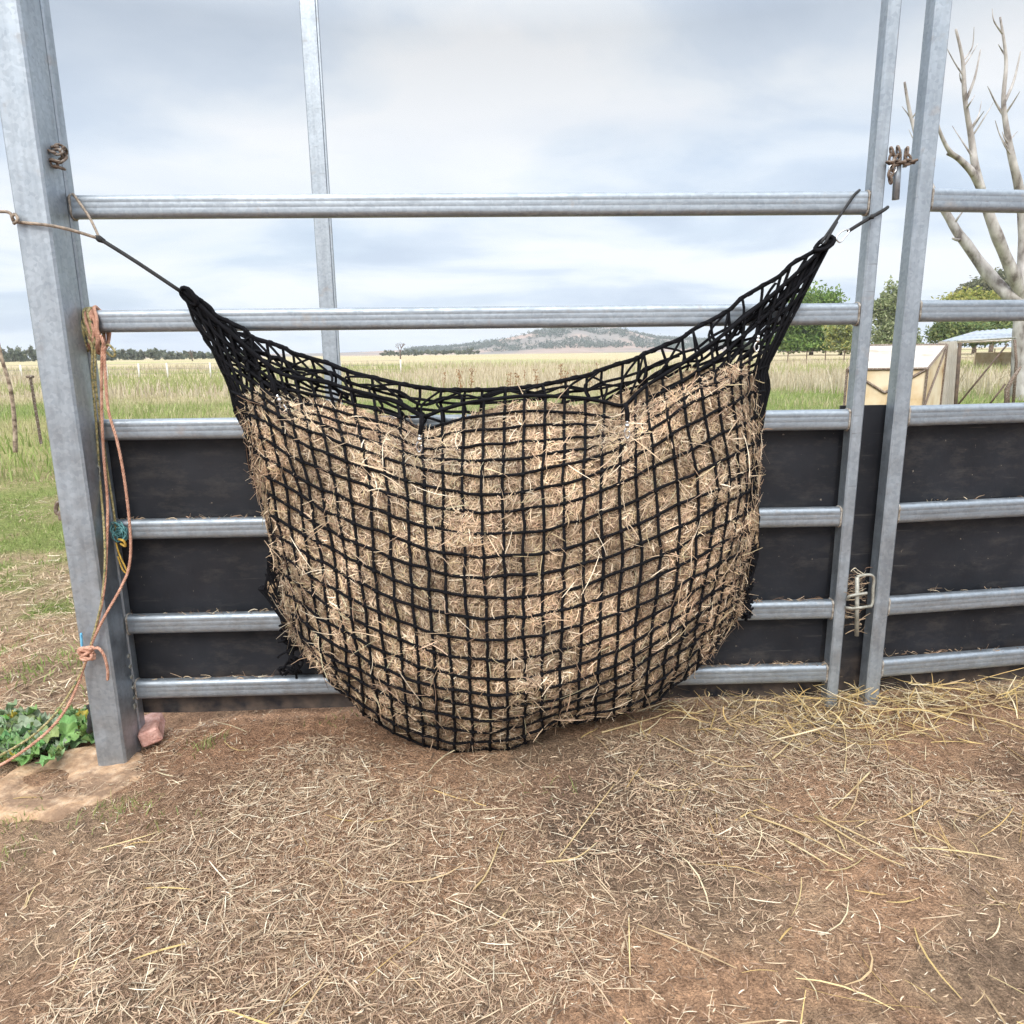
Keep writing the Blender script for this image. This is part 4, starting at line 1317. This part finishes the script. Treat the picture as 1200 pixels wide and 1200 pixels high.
# ------------------------------------------------------------------ grass
def grass():
    B, H, W, Ln, C1 = [], [], [], [], []
    def put(x, y, h, w_, col, lean=.35):
        n = len(x)
        B.append(np.stack([x, y, gz(x, y) - .01], 1)); H.append(h); W.append(w_)
        Ln.append(rng.normal(0, lean, (n, 2))); C1.append(col)
    g1, g2 = np.array([.16, .225, .055]), np.array([.33, .38, .14])
    s1, s2 = np.array([.46, .35, .21]), np.array([.66, .55, .37])
    def tone(n, a_, b_): return a_ + (b_ - a_) * rng.random((n, 1))
    # short turf and straw left of the post
    n = 52000
    y = .25 + 7.5 * rng.random(n) ** 1.1; x = -1.5 - rng.random(n) * (.95 * (y + 1.4))
    pt = fbm(np.stack([x * 1.6, y * .9], -1), 31, 5) * .6 + fbm(np.stack([x * 6, y * 5], -1), 35, 2) * .4 + rng.normal(0, .07, n)
    green = pt < (.465 + .04 * sstep(1.5, 6, y))
    keep = (rng.random(n) < np.where(green, sstep(.3, 1.3, y), .6))
    x, y, green = x[keep], y[keep], green[keep]; n = len(x)
    col = np.where(green[:, None], tone(n, g1, g2), tone(n, s1 * .8, s2))
    put(x, y, rng.uniform(.02, .075, n) * np.where(green, 1, .55), rng.uniform(.003, .009, n), col, np.where(green, .5, 1.4)[:, None])
    # lush band
    n = 26000
    y = 6 + 17 * rng.random(n); x = (rng.random(n) * 2 - 1) * (.80 * (y + CD) + .5)
    m = fbm(np.stack([x * .35, y * .35], -1), 53, 3)
    col = np.where((m + rng.normal(0, .09, n) < .48)[:, None], tone(n, g1 * 1.05, g2 * 1.05), tone(n, np.array([.32, .30, .15]), np.array([.52, .46, .29])))
    put(x, y, rng.uniform(.08, .26, n), rng.uniform(.010, .022, n), col)
    # dry standing grass
    n = 46000
    y = 14 + 78 * rng.random(n) ** 1.5; x = (rng.random(n) * 2 - 1) * (.80 * (y + CD) + .5)
    ok = y > 14 + 13 * fbm(np.stack([x * .22, y * .05], -1), 58, 3)
    x, y = x[ok], y[ok]; n = len(x)
    m = fbm(np.stack([x * .1, y * .1], -1), 54, 3)
    col = np.where((m + rng.normal(0, .05, n) < .43)[:, None], tone(n, g2 * .85, np.array([.34, .36, .16])), tone(n, np.array([.36, .30, .20]), np.array([.62, .55, .42])))
    put(x, y, rng.uniform(.16, .72, n) * (.35 + 1.2 * m), rng.uniform(.015, .035, n) * (1 + y / 60), col, .22)
    me_ = blades('grass', np.concatenate(B), np.concatenate(H), np.concatenate(W), np.concatenate(Ln), np.concatenate(C1))
    tag(link('grass', me_, M['grass'], None), 'green and straw coloured grass filling the paddock behind the panel', 'grass', kind='stuff')
    # small tufts on the yard side
    B, H, W = [], [], []
    for (px, py, n, sp) in ((130, 955, 60, .07), (25, 950, 60, .05), (250, 880, 40, .05), (145, 945, 40, .05), (10, 985, 40, .06), (240, 890, 25, .03), (390, 842, 20, .06), (200, 985, 30, .08), (640, 925, 14, .06)):
        g = at_ground(px, py, -.06 if px < 300 else 0)
        x = g[0] + rng.normal(0, sp, n); y = g[1] + rng.normal(0, sp * .6, n)
        B.append(np.stack([x, y, gz(x, y) - .004], 1)); H.append(rng.uniform(.012, .05, n)); W.append(rng.uniform(.0025, .005, n))
    B = np.concatenate(B); n = len(B)
    col = np.array([.15, .19, .06]) + np.array([.18, .14, .07]) * rng.random((n, 1))
    me_ = blades('grass_tufts', B, np.concatenate(H), np.concatenate(W), rng.normal(0, .6, (n, 2)), col)
    tag(link('grass_tufts', me_, M['grass'], None), 'thin green grass sprigs on the yard soil near the footing', 'grass', kind='stuff')
grass()

def dock_weeds():
    for (px, Y, h) in ((540, 17, .98), (551, 18.5, .92), (520, 22, .8), (596, 20, .80), (606, 19, .70), (630, 21, .76), (658, 18, .98), (664, 19, .86), (676, 23, .72), (690, 20, .74), (616, 24, .74), (700, 26, .86), (728, 24, .9)):
        g = at(px, 440, Y)
        z0 = float(gz(g[0], g[1]))
        b_ = MB()
        for s in range(random.choice((1, 2, 2))):
            top = np.array([g[0] + random.uniform(-.10, .10), g[1], z0 + h * random.uniform(.85, 1.05)])
            P = smooth_path([(g[0] + random.uniform(-.04, .04), g[1], z0), (g[0] * .5 + top[0] * .5 + random.uniform(-.03, .03), g[1], z0 + h * .5), tuple(top)], 4)
            b_.tube(P, np.linspace(.010, .005, len(P)), 5)
            for q in range(22):
                f = random.uniform(.45, 1.0)
                c0 = P[min(int(f * len(P)), len(P) - 1)] + np.array([random.gauss(0, .035), random.gauss(0, .03), random.gauss(0, .03)])
                r_ = random.uniform(.008, .02)
                b_.tube([c0, c0 + np.array([random.uniform(-.02, .02), 0, .03])], [r_, r_ * .5], 5)
        o_ = b_.build('dock_weed', M['weed'], None)
        tag(o_, 'dry brown seed stalk of dock standing in the paddock above the net rim', 'weed', 'dry dock stalks in the paddock')
dock_weeds()

# ------------------------------------------------------------------ left paddock stakes and far fence
def stake(name, pts, r0, r1, m, label, cat):
    b_ = MB()
    P = smooth_path(pts, 5)
    b_.tube(P, np.linspace(r0, r1, len(P)), 7)
    return tag(b_.build(name, m, None, smooth=True), label, cat)
stake('leaning_stick', [at(18, 530, 6.0), at(17, 495, 6.0), at(12, 455, 6.0), at(2, 420, 6.0), at(-6, 385, 6.0)], .026, .017, M['stick'], 'grey mottled stick leaning in the grass at the left edge', 'stick')
sp_ = empty('steel_picket', tuple(at(48, 517, 6.4)), 'short rusty steel picket standing in grass left of the post', 'picket')
b = MB()
p, q = at(48, 520, 6.4), at(35.5, 443, 6.4)
b.tube([p, q], .024, 6, flat=.45)
b.tube([p + np.array([.008, 0, 0]), q + np.array([.008, 0, 0])], .014, 4)
b.build('picket_body', M['rust'], sp_)
b = MB()
b.box(q - np.array([.035, .03, .0]), q + np.array([.035, .03, .03]), bev=.006)
b.build('picket_head', M['rust'], sp_)

fence = empty('wire_fence', (-20, 45, 0), 'distant wire fence with white posts across the paddock', 'fence')
fx = [(-60, 45), (25, 45), (100, 45), (126, 45), (163, 45), (197, 46), (247, 46), (290, 47), (340, 48), (400, 49), (470, 50)]
tops = []
for (px, Y) in fx:
    g = at(px, 440, Y)
    z0 = float(gz(g[0], g[1]))
    b = MB()
    b.tube([(g[0], Y, z0 - .1), (g[0] + random.uniform(-.04, .04), Y, z0 + 1.0)], .055, 8)
    b.build('fence_post', M['white_post'], fence, smooth=True)
    tops.append(np.array([g[0], Y, z0]))
b = MB()
for h in (.35, .65, .95):
    b.tube([p + np.array([0, 0, h]) for p in tops], .008, 4)
b.build('fence_wire', M['wire'], fence)

fence2 = empty('boundary_fence', (20, 55, 0), 'thin dark fence line at the far edge of the field on the right', 'fence')
tops = []
for px in range(880, 1260, 22):
    p0 = at(px, 409, 70)
    z0 = float(gz(p0[0], 70))
    b = MB()
    b.tube([(p0[0], 70, z0 - .1), (p0[0], 70, z0 + 1.25)], .05, 6)
    b.build('fence_post', M['dark_bark'], fence2)
    tops.append(np.array([p0[0], 70, z0]))
b = MB()
for h in (.4, .8, 1.2):
    b.tube([p + np.array([0, 0, h]) for p in tops], .02, 4)
b.build('fence_wire', M['rust'], fence2)

# ------------------------------------------------------------------ trees
def leaf_cloud(blobs, n, size, pal, seed=0):
    """leaf-sized quads through clumps; blobs: (centre, radii, share)"""
    r_ = np.random.default_rng(seed)
    V, C = [], []
    tot = sum(b_[2] for b_ in blobs)
    for (c0, rad, share) in blobs:
        m = int(n * share / tot)
        nc = max(6, int(m / 38))
        d = r_.normal(0, 1, (nc, 3)); d /= np.linalg.norm(d, axis=1)[:, None]
        cc = np.array(c0) + d * np.array(rad) * (r_.random((nc, 1)) ** .45)
        k = r_.integers(0, nc, m)
        ct = r_.uniform(.72, 1.25, nc)
        p = cc[k] + r_.normal(0, 1, (m, 3)) * np.array(rad) * .23
        q = r_.normal(0, 1, (m, 3)); q /= np.linalg.norm(q, axis=1)[:, None]
        w_ = np.cross(q, r_.normal(0, 1, (m, 3))); w_ /= np.linalg.norm(w_, axis=1)[:, None]
        s = size * r_.uniform(.6, 1.3, (m, 1))
        V.append(np.stack([p - q * s, p + w_ * s * .45, p + q * s, p - w_ * s * .45], 1).reshape(-1, 3))
        col = 1.3 * np.array(pal)[r_.integers(0, len(pal), m)] * (ct[k] * r_.uniform(.85, 1.15, m))[:, None]
        C.append(np.repeat(col, 4, 0))
    V = np.concatenate(V); C = np.concatenate(C)
    return V, np.arange(len(V)).reshape(-1, 4), C

def tree(label, px, Y, base_w, blobs, n, size, pal, trunk_r, name='tree', seed=1, m='dark_bark', group=None, cat='tree'):
    """blobs given in picture positions (px, py, rx_px, ry_px, share) at depth Y"""
    Y, size, trunk_r = Y * 2.3, size * 2.3, trunk_r * 2.0
    g = at(px, 420, Y)
    z0 = float(gz(g[0], Y))
    o_ = empty(name, (g[0], Y, z0), label, cat, group)
    sc = (Y + CD) / FPX
    bl = []
    for (bx, by, rx, ry, sh) in blobs:
        c0 = at(bx, by, Y)
        bl.append((c0, (rx * sc, rx * sc * .8, ry * sc), sh))
    V, F, C = leaf_cloud(bl, n, size, pal, seed)
    link('crown', fast_mesh('crown', V, F, C), M['leaf'], o_)
    b_ = MB()
    rr = random.Random(seed)
    fork = np.array([g[0], Y, z0 + (bl[0][0][2] - z0) * .45])
    P = smooth_path([(g[0], Y, z0 - .2), (g[0] + rr.uniform(-.1, .1), Y, (z0 + fork[2]) / 2), tuple(fork)], 4)
    b_.tube(P, np.linspace(trunk_r, trunk_r * .7, len(P)), 8)
    for (c0, rad, sh) in bl:
        for q in range(3):
            e = c0 + np.array([rr.uniform(-.6, .6) * rad[0], rr.uniform(-.5, .5) * rad[1], rr.uniform(-.2, .7) * rad[2]])
            P = smooth_path([tuple(fork), tuple((fork + e) / 2 + np.array([rr.uniform(-.3, .3), 0, -.1])), tuple(e)], 4)
            b_.tube(P, np.linspace(trunk_r * .5, trunk_r * .1, len(P)), 6)
    b_.build('trunk', M[m], o_, smooth=True)
    return o_
G_ = [(.12, .19, .05), (.15, .23, .06), (.085, .14, .04), (.20, .26, .08)]
Y_ = [(.32, .31, .09), (.36, .33, .12), (.24, .26, .075), (.18, .21, .065)]
O_ = [(.25, .28, .15), (.19, .23, .115), (.31, .33, .20), (.15, .18, .09)]
tree('round dark green tree seen between the net corner and panel post', 950, 75, 0, [(948, 366, 26, 25, 1), (965, 358, 19, 17, .6), (930, 382, 22, 22, .8), (965, 386, 22, 18, .7), (925, 400, 26, 9, .5), (955, 404, 34, 8, .6)], 15000, .20, G_, .28, seed=2)
tree('pale green bushy tree just left of the panel post, low in the field', 985, 68, 0, [(985, 390, 15, 14, 1), (992, 400, 16, 9, .6), (990, 405, 22, 7, .5)], 4500, .18, Y_[1:] + O_[:2], .18, seed=3)
tree('wispy olive tree showing in the gap between the two posts', 1042, 60, 0, [(1046, 350, 13, 16, .8), (1036, 366, 16, 14, .8), (1052, 372, 12, 18, .7), (1040, 388, 20, 14, 1), (1062, 392, 14, 12, .5), (1045, 400, 24, 9, .7)], 8500, .16, O_, .16, seed=4)
tree('broad yellow green tree behind the gate top rails', 1140, 62, 0, [(1135, 352, 26, 10, 1), (1118, 362, 18, 9, .6), (1150, 364, 26, 14, 1), (1165, 356, 20, 12, .6)], 10000, .17, Y_, .2, seed=5)
tree('grey green gum tree rising behind the yellow green tree', 1160, 85, 0, [(1150, 337, 20, 10, .8), (1170, 330, 22, 11, .9), (1140, 345, 16, 8, .5), (1195, 340, 22, 14, .7)], 7000, .22, [(.13, .14, .085), (.17, .17, .11), (.10, .11, .065)], .3, seed=6)
tree('low dark green shrub mass beside the tin roofed shed', 1115, 58, 0, [(1108, 388, 17, 12, 1), (1130, 386, 22, 11, 1), (1160, 383, 24, 9, .8), (1185, 382, 18, 9, .6), (1140, 397, 50, 8, .9)], 10000, .16, [(.12, .17, .065), (.16, .20, .075), (.09, .13, .05), (.21, .23, .09)], .15, seed=7, name='shrub', cat='shrub')

def gum():
    o_ = empty('dead_gum_tree', tuple(at(1196, 470, 16)), 'bare pale gum tree with forking limbs at the right edge', 'tree')
    Y = 16
    def limb(pts, r0, r1, nm='limb'):
        b_ = MB()
        P = smooth_path([at(x, y, Y + d) for (x, y, d) in pts], 6)
        rad = np.linspace(r0, r1, len(P)) * (1 + .18 * (vnoise(P * 2.5, 4) - .5))
        b_.tube(P, rad, 10)
        return b_
    px = (Y + CD) / FPX
    g = at(1200, 420, Y)
    b_ = limb([(1198, 560, 0), (1197, 500, 0), (1197, 440, 0), (1198, 390, 0), (1197, 345, 0)], 13 * px, 9.5 * px)
    tk = b_.build('trunk', M['bark'], o_, smooth=True)
    for pts, r0, r1 in (([(1196, 356, 0), (1182, 346, 0), (1164, 328, .3), (1146, 305, .5), (1132, 285, .6), (1122, 272, .7), (1112, 255, .8), (1098, 232, .9), (1088, 210, 1.0), (1078, 176, 1.1), (1066, 130, 1.2), (1060, 96, 1.2)], 8 * px, 1.2 * px),
                        ([(1197, 352, 0), (1190, 328, -.2), (1178, 300, -.3), (1168, 275, -.4), (1158, 248, -.4), (1148, 215, -.4), (1142, 190, -.4), (1138, 160, -.4), (1131, 118, -.5), (1128, 70, -.5), (1120, 34, -.5)], 7.5 * px, 1.0 * px),
                        ([(1150, 222, -.4), (1140, 203, -.5), (1126, 188, -.6), (1112, 176, -.7), (1100, 150, -.8), (1095, 120, -.8)], 4.5 * px, .8 * px),
                        ([(1198, 345, 0), (1199, 310, .2), (1199, 260, .2), (1194, 220, .1), (1187, 190, 0), (1182, 165, 0), (1176, 120, 0), (1179, 70, 0), (1172, 20, 0)], 7 * px, 1.0 * px),
                        ([(1140, 205, -.5), (1130, 192, -.6), (1119, 184, -.6), (1110, 180, -.6)], 3 * px, 1.6 * px),
                        ([(1128, 280, .6), (1122, 281, .6), (1116, 279, .6)], 2.4 * px, 1.2 * px),
                        ([(1176, 122, 0), (1188, 95, .2), (1196, 60, .3)], 2.0 * px, .5 * px),
                        ([(1131, 120, -.5), (1142, 92, -.5), (1149, 58, -.4)], 1.8 * px, .5 * px),
                        ([(1199, 300, .2), (1212, 270, .3), (1225, 230, .4), (1230, 170, .4)], 5 * px, 2 * px)):
        b_ = limb(pts, r0, r1)
        rr = random.Random(int(pts[0][0] * 7 + pts[-1][1]))
        if len(pts) > 6:
            for q in range(9):
                f = rr.uniform(.45, .97)
                k_ = f * (len(pts) - 1); a_ = int(k_); u_ = k_ - a_
                x, y, d = [pts[a_][j] * (1 - u_) + pts[min(a_ + 1, len(pts) - 1)][j] * u_ for j in range(3)]
                sd = rr.choice((-1, 1)); L = rr.uniform(12, 42)
                tw = [(x, y, d), (x + sd * L * .3, y - L * .45, d + rr.uniform(-.2, .2)), (x + sd * L * rr.uniform(.35, .7), y - L * rr.uniform(.8, 1.1), d + rr.uniform(-.4, .4))]
                t2 = limb(tw, rr.uniform(.8, 1.5) * px, .25 * px)
                b_.add(t2.v, t2.f)
        b_.build('limb', M['bark'], tk, smooth=True)
gum()
# tiny leafless trees on the far plain
def bare(px, py0, py1, Y, seed, label):
    rr = random.Random(seed)
    g = at(px, py0, Y)
    b_ = MB()
    sc = (Y + CD) / FPX
    H_ = (py0 - py1) * sc
    def grow(p, d, L, r_, n):
        q = p + d * L
        b_.tube([p, (p + q) / 2 + np.array([rr.uniform(-.06, .06) * L, 0, 0]), q], [r_, r_ * .8, r_ * .6], 5)
        if n:
            for s in range(3):
                e = d + np.array([rr.uniform(-.9, .9), rr.uniform(-.5, .5), rr.uniform(-.1, .5)])
                grow(q, e / np.linalg.norm(e), L * rr.uniform(.5, .75), r_ * .55, n - 1)
    grow(np.array([g[0], Y, 0.0]), np.array([0, 0, 1.0]), H_ * .38, .25, 4)
    tag(b_.build('bare_tree', M['dark_bark'], None), label, 'tree')
bare(469, 416, 396, 220, 5, 'small leafless tree on the plain behind the left half of the net')
bare(225, 418, 405, 240, 9, 'small leafless tree on the plain near the left tree line')

def far_trees():
    r_ = np.random.default_rng(3)
    blobs = []
    for px in np.arange(-30, 300, 4.0):
        Y = 420 + r_.uniform(-30, 60)
        hgt = (4 + 6 * vnoise(np.array([[px * .03, 2.2]]), 6)[0] + r_.uniform(-1, 2)) * (1.4 if px < 70 else 1)
        c0 = at(px, 421 - (px - 150) * .0165 - hgt * .5, Y)
        s = (Y + CD) / FPX
        blobs.append((c0, (4.5 * s, 3 * s, hgt * .55 * s), 1))
    for px in np.arange(450, 560, 4.5):
        Y = 600 + r_.uniform(-30, 60)
        hgt = r_.uniform(2, 5)
        c0 = at(px, 415 - (px - 500) * .0165 - hgt * .5, Y)
        s = (Y + CD) / FPX
        blobs.append((c0, (4 * s, 3 * s, hgt * .6 * s), .7))
    for px in np.arange(860, 1010, 4.0):
        Y = 300 + r_.uniform(-30, 30)
        hgt = r_.uniform(5, 10)
        c0 = at(px, 409 - (px - 900) * .0165 - hgt * .4, Y)
        s = (Y + CD) / FPX
        blobs.append((c0, (4 * s, 3 * s, hgt * .6 * s), 1))
    V, F, C = leaf_cloud(blobs, 26000, 1.0, [(.12, .14, .10), (.15, .165, .12), (.10, .12, .09), (.19, .19, .14)], 8)
    tag(link('far_trees', fast_mesh('far_trees', V, F, C), M['leaf'], None), 'low grey green line of distant trees along the horizon', 'tree line', kind='stuff')
far_trees()

# ------------------------------------------------------------------ hill
HX = np.array([380, 430, 480, 520, 545, 565, 585, 605, 625, 640, 655, 670, 685, 700, 712, 725, 740, 760, 790, 830, 870, 910, 960])
HY = np.array([415, 413, 411, 409, 406, 402, 398, 394, 390, 387, 385, 386, 389, 386, 385, 388, 393, 397, 398, 400, 403, 406, 408])
def hill_h(x, y):
    px = 600 + (x - 73) / (y + CD) * FPX
    hp = np.interp(px, HX, 415.5 - (HX - 560) * .0165 - HY)
    ridge = np.exp(-((y - 1900) / 330.0) ** 2)
    return np.maximum(hp, 0) / FPX * 1900 * ridge * (1 + .12 * (fbm(np.stack([x * .006, y * .006], -1), 19, 3) - .5)) - 1
def hill():
    xs = np.linspace(-750, 1000, 190); ys = np.linspace(1250, 2700, 70)
    X, Y = np.meshgrid(xs, ys)
    Z = hill_h(X, Y)
    V = np.stack([X, Y, Z], -1).reshape(-1, 3)
    nx, ny = len(xs), len(ys)
    i = (np.arange(ny - 1) * nx)[:, None] + np.arange(nx - 1)[None, :]
    F = np.stack([i, i + 1, i + nx + 1, i + nx], -1).reshape(-1, 4)
    n = fbm(np.stack([X * .012, Y * .012], -1), 23, 4)
    c_ = np.array([.34, .255, .215]) + (np.array([.22, .20, .185]) - np.array([.34, .255, .215])) * sstep(.35, .6, n)[..., None]
    me_ = fast_mesh('hill', V, F, c_.reshape(-1, 3))
    tag(link('hill', me_, vcol('hill_grass', .95, .15, .03, 0, .1), None, True), 'low pinkish brown hill dotted with trees on the horizon', 'hill', kind='structure')
    r_ = np.random.default_rng(12)
    x = r_.uniform(-200, 700, 8000); y = r_.uniform(1450, 1950, 8000)
    z = hill_h(x, y)
    k = (z > 3) & (fbm(np.stack([x * .014, y * .014], -1), 88, 4) + r_.normal(0, .05, 8000) > .49)
    x, y, z = x[k][:2600], y[k][:2600], z[k][:2600]
    blobs = [((a_, b_, c0 + 3.5), (r_.uniform(3.5, 7), 5, r_.uniform(3, 5.5)), 1) for a_, b_, c0 in zip(x, y, z)]
    V, F, C = leaf_cloud(blobs, 52000, 1.7, [(.10, .125, .105), (.13, .15, .12), (.08, .10, .085)], 9)
    tag(link('hill_trees', fast_mesh('hill_trees', V, F, C), M['leaf'], None), 'scattered grey green trees over the distant hill', 'trees', kind='stuff')
hill()

# ------------------------------------------------------------------ rusty framed bin and shed on the right
def feed_bin():
    o_ = empty('feed_bin', tuple(at(1045, 520, 8.2)), 'cream sheet metal bin with rusty frame and sloping front behind the posts', 'bin')
    FL, FR = at(992, 433, 8.0), at(1086, 432, 7.7)
    BL, BR = at(1018, 405, 8.9), at(1109, 404, 8.6)
    z0 = -.05
    dn = lambda p: np.array([p[0], p[1], z0])
    th = .012
    def slab(name, pts, m):
        pts = [np.array(p, float) for p in pts]
        n = np.cross(pts[1] - pts[0], pts[2] - pts[0]); n /= np.linalg.norm(n)
        b_ = MB()
        k = len(pts)
        b_.add([p + n * th / 2 for p in pts] + [p - n * th / 2 for p in pts], [tuple(range(k)), tuple(range(2 * k - 1, k - 1, -1))] + [(i, (i + 1) % k, k + (i + 1) % k, k + i) for i in range(k)])
        return b_.build(name, m, o_)
    slab('front_panel', [FL, FR, dn(FR), dn(FL)], M['sheet'])
    slab('lid', [FL + np.array([0, 0, .006]), FR + np.array([0, 0, .006]), BR, BL], M['white_sheet'])
    slab('side_panel', [FR, BR, dn(BR), dn(FR)], M['sheet'])
    slab('side_panel', [FL, BL, dn(BL), dn(FL)], M['sheet'])
    slab('back_panel', [BL, BR, dn(BR), dn(BL)], M['sheet'])
    b_ = MB()
    o2 = np.array([0, -.02, 0])
    for (p, q) in ((FL, FR), (FL, dn(FL)), (FR, dn(FR)), (BR, dn(BR)), (BL, BR), (FR, BR), (FL, BL), (FR, (FL + FR) / 2 * np.array([1, 1, 0]) + np.array([0, 0, .72])), (FL, (FL + FR) / 2 * np.array([1, 1, 0]) + np.array([0, 0, .72])), (BR, dn(FR) + np.array([0, 0, .55]))):
        b_.tube([p + o2, q + o2], .020, 4)
    b_.build('frame', M['rust'], o_)
feed_bin()

def shed():
    o_ = empty('shed', tuple(at(1165, 420, 40)), 'low shed with grey and rust streaked iron roof behind the gate', 'shed')
    Y = 40
    A, B = at(1100, 400, Y), at(1330, 390, Y)
    C, D = at(1142, 388, Y + 6), at(1330, 374, Y + 6)
    b_ = MB()
    n = 60
    V, F = [], []
    for k in range(n + 1):
        f = k / n
        w_ = .035 * math.sin(k * PI)
        p, q = A + (B - A) * f, C + (D - C) * f
        dz = .03 * (1 if k % 2 else -1)
        for z in (dz, dz - .03):
            V += [p + np.array([0, 0, z]), q + np.array([0, 0, z])]
    for k in range(n):
        a_, e = k * 4, k * 4 + 4
        F += [(a_, e, e + 1, a_ + 1), (a_ + 2, a_ + 3, e + 3, e + 2), (a_, a_ + 2, e + 2, e), (a_ + 1, e + 1, e + 3, a_ + 3)]
    F += [(0, 1, 3, 2), (n * 4, n * 4 + 2, n * 4 + 3, n * 4 + 1)]
    b_.add(V, F)
    b_.build('roof', M['iron_roof'], o_)
    b_ = MB()
    for (p, q) in ((A, B),):
        b_.tube([p + np.array([0, -.02, -.1]), q + np.array([0, -.02, -.1])], .07, 4)
    b_.build('gutter', M['white_sheet'], o_)
    for f in (.03, .45, .95):
        p = A + (B - A) * f
        b_ = MB()
        b_.tube([(p[0], p[1] + .1, -.1), (p[0], p[1] + .1, p[2] - .1)], .09, 6)
        b_.build('shed_post', M['dark_bark'], o_)
    b_ = MB()
    p, q = C + (D - C) * .0, D
    b_.box((p[0], p[1] - .4, -.1), (q[0], p[1] - .25, 1.0))
    b_.build('wall', M['sheet'], o_)
shed()

def farm_frame():
    o_ = empty('farm_frame', tuple(at(1124, 480, 9)), 'rusty pipe frame with diagonal braces standing beside the cream bin', 'frame')
    Y = 9
    b_ = MB()
    b_.tube([at(1119, 520, Y), at(1120, 470, Y), at(1125, 402, Y)], .028, 8)
    b_.build('post', M['darkpipe'], o_, smooth=True)
    b_ = MB()
    b_.tube([at(1181, 403, Y + .1), at(1122, 475, Y + .1)], .014, 6)
    b_.tube([at(1178, 450, Y + .1), at(1158, 476, Y + .1)], .014, 6)
    b_.build('brace', M['darkpipe'], o_, smooth=True)
    b_ = MB()
    b_.tube([at(1122, 400, Y), at(1190, 396, Y + .3)], .016, 6)
    b_.build('top_bar', M['zinc'], o_, smooth=True)
    b_ = MB()
    P = [at(1196, 430, Y - .4), at(1186, 445, Y - .4), at(1180, 456, Y - .4), at(1180, 485, Y - .4)]
    b_.tube(P, [.02, .03, .035, .045], 8)
    b_.tube([at(1189, 398, Y), at(1191, 425, Y), at(1186, 490, Y)], .022, 6)
    b_.build('side_pipe', M['rust'], o_, smooth=True)
    sh = MB()
    V = []
    n = 16
    for k in range(n + 1):
        f = k / n
        for (y0) in (400, 520):
            p = at(1101 + 21 * f, y0, Y + .25)
            V.append(p + np.array([0, .02 * (k % 2), 0]))
    V += [v + np.array([0, .006, 0]) for v in V]
    h = (n + 1) * 2
    F = []
    for k in range(n):
        a_ = k * 2
        F += [(a_, a_ + 2, a_ + 3, a_ + 1), (h + a_, h + a_ + 1, h + a_ + 3, h + a_ + 2), (a_, h + a_, h + a_ + 2, a_ + 2), (a_ + 1, a_ + 3, h + a_ + 3, h + a_ + 1)]
    F += [(0, 1, h + 1, h), (2 * n, h + 2 * n, h + 2 * n + 1, 2 * n + 1)]
    sh.add(V, F)
    sh.build('sheet_panel', M['white_sheet'], o_)
M['darkpipe'] = simple('dark_pipe', [(.3, lin(64, 56, 50)), (.7, lin(110, 92, 78))], 12, .8, .2)
farm_frame()

# ------------------------------------------------------------------ air
def haze():
    b_ = MB()
    b_.box((-6600, -6600, -3), (6600, 6600, 112))
    m = bpy.data.materials.new('pale_air')
    m.use_nodes = True
    t_ = m.node_tree
    t_.nodes.remove(t_.nodes['Principled BSDF'])
    v = t_.nodes.new('ShaderNodeVolumePrincipled')
    v.inputs['Color'].default_value = (.90, .94, 1.0, 1)
    v.inputs['Density'].default_value = HAZE
    t_.links.new(v.outputs[0], t_.nodes['Material Output'].inputs['Volume'])
    tag(b_.build('haze', m, None), 'thin pale air over the whole plain', 'haze', kind='stuff')
HAZE = .00018
haze()
scn.cycles.volume_bounces = 0

# ------------------------------------------------------------------ picture settings
scn.view_settings.view_transform = 'Standard'
scn.view_settings.look = 'None'
scn.view_settings.exposure = 0.55
scn.view_settings.gamma = 1.0
scn.view_settings.use_curve_mapping = False
scn.cycles.max_bounces = 6
scn.cycles.diffuse_bounces = 3
scn.cycles.glossy_bounces = 3
scn.cycles.transparent_max_bounces = 6
scn.cycles.use_denoising = True
scn.cycles.denoiser = 'OPENIMAGEDENOISE'
scn.cycles.denoising_input_passes = 'RGB_ALBEDO_NORMAL'
scn.cycles.denoising_prefilter = 'NONE'
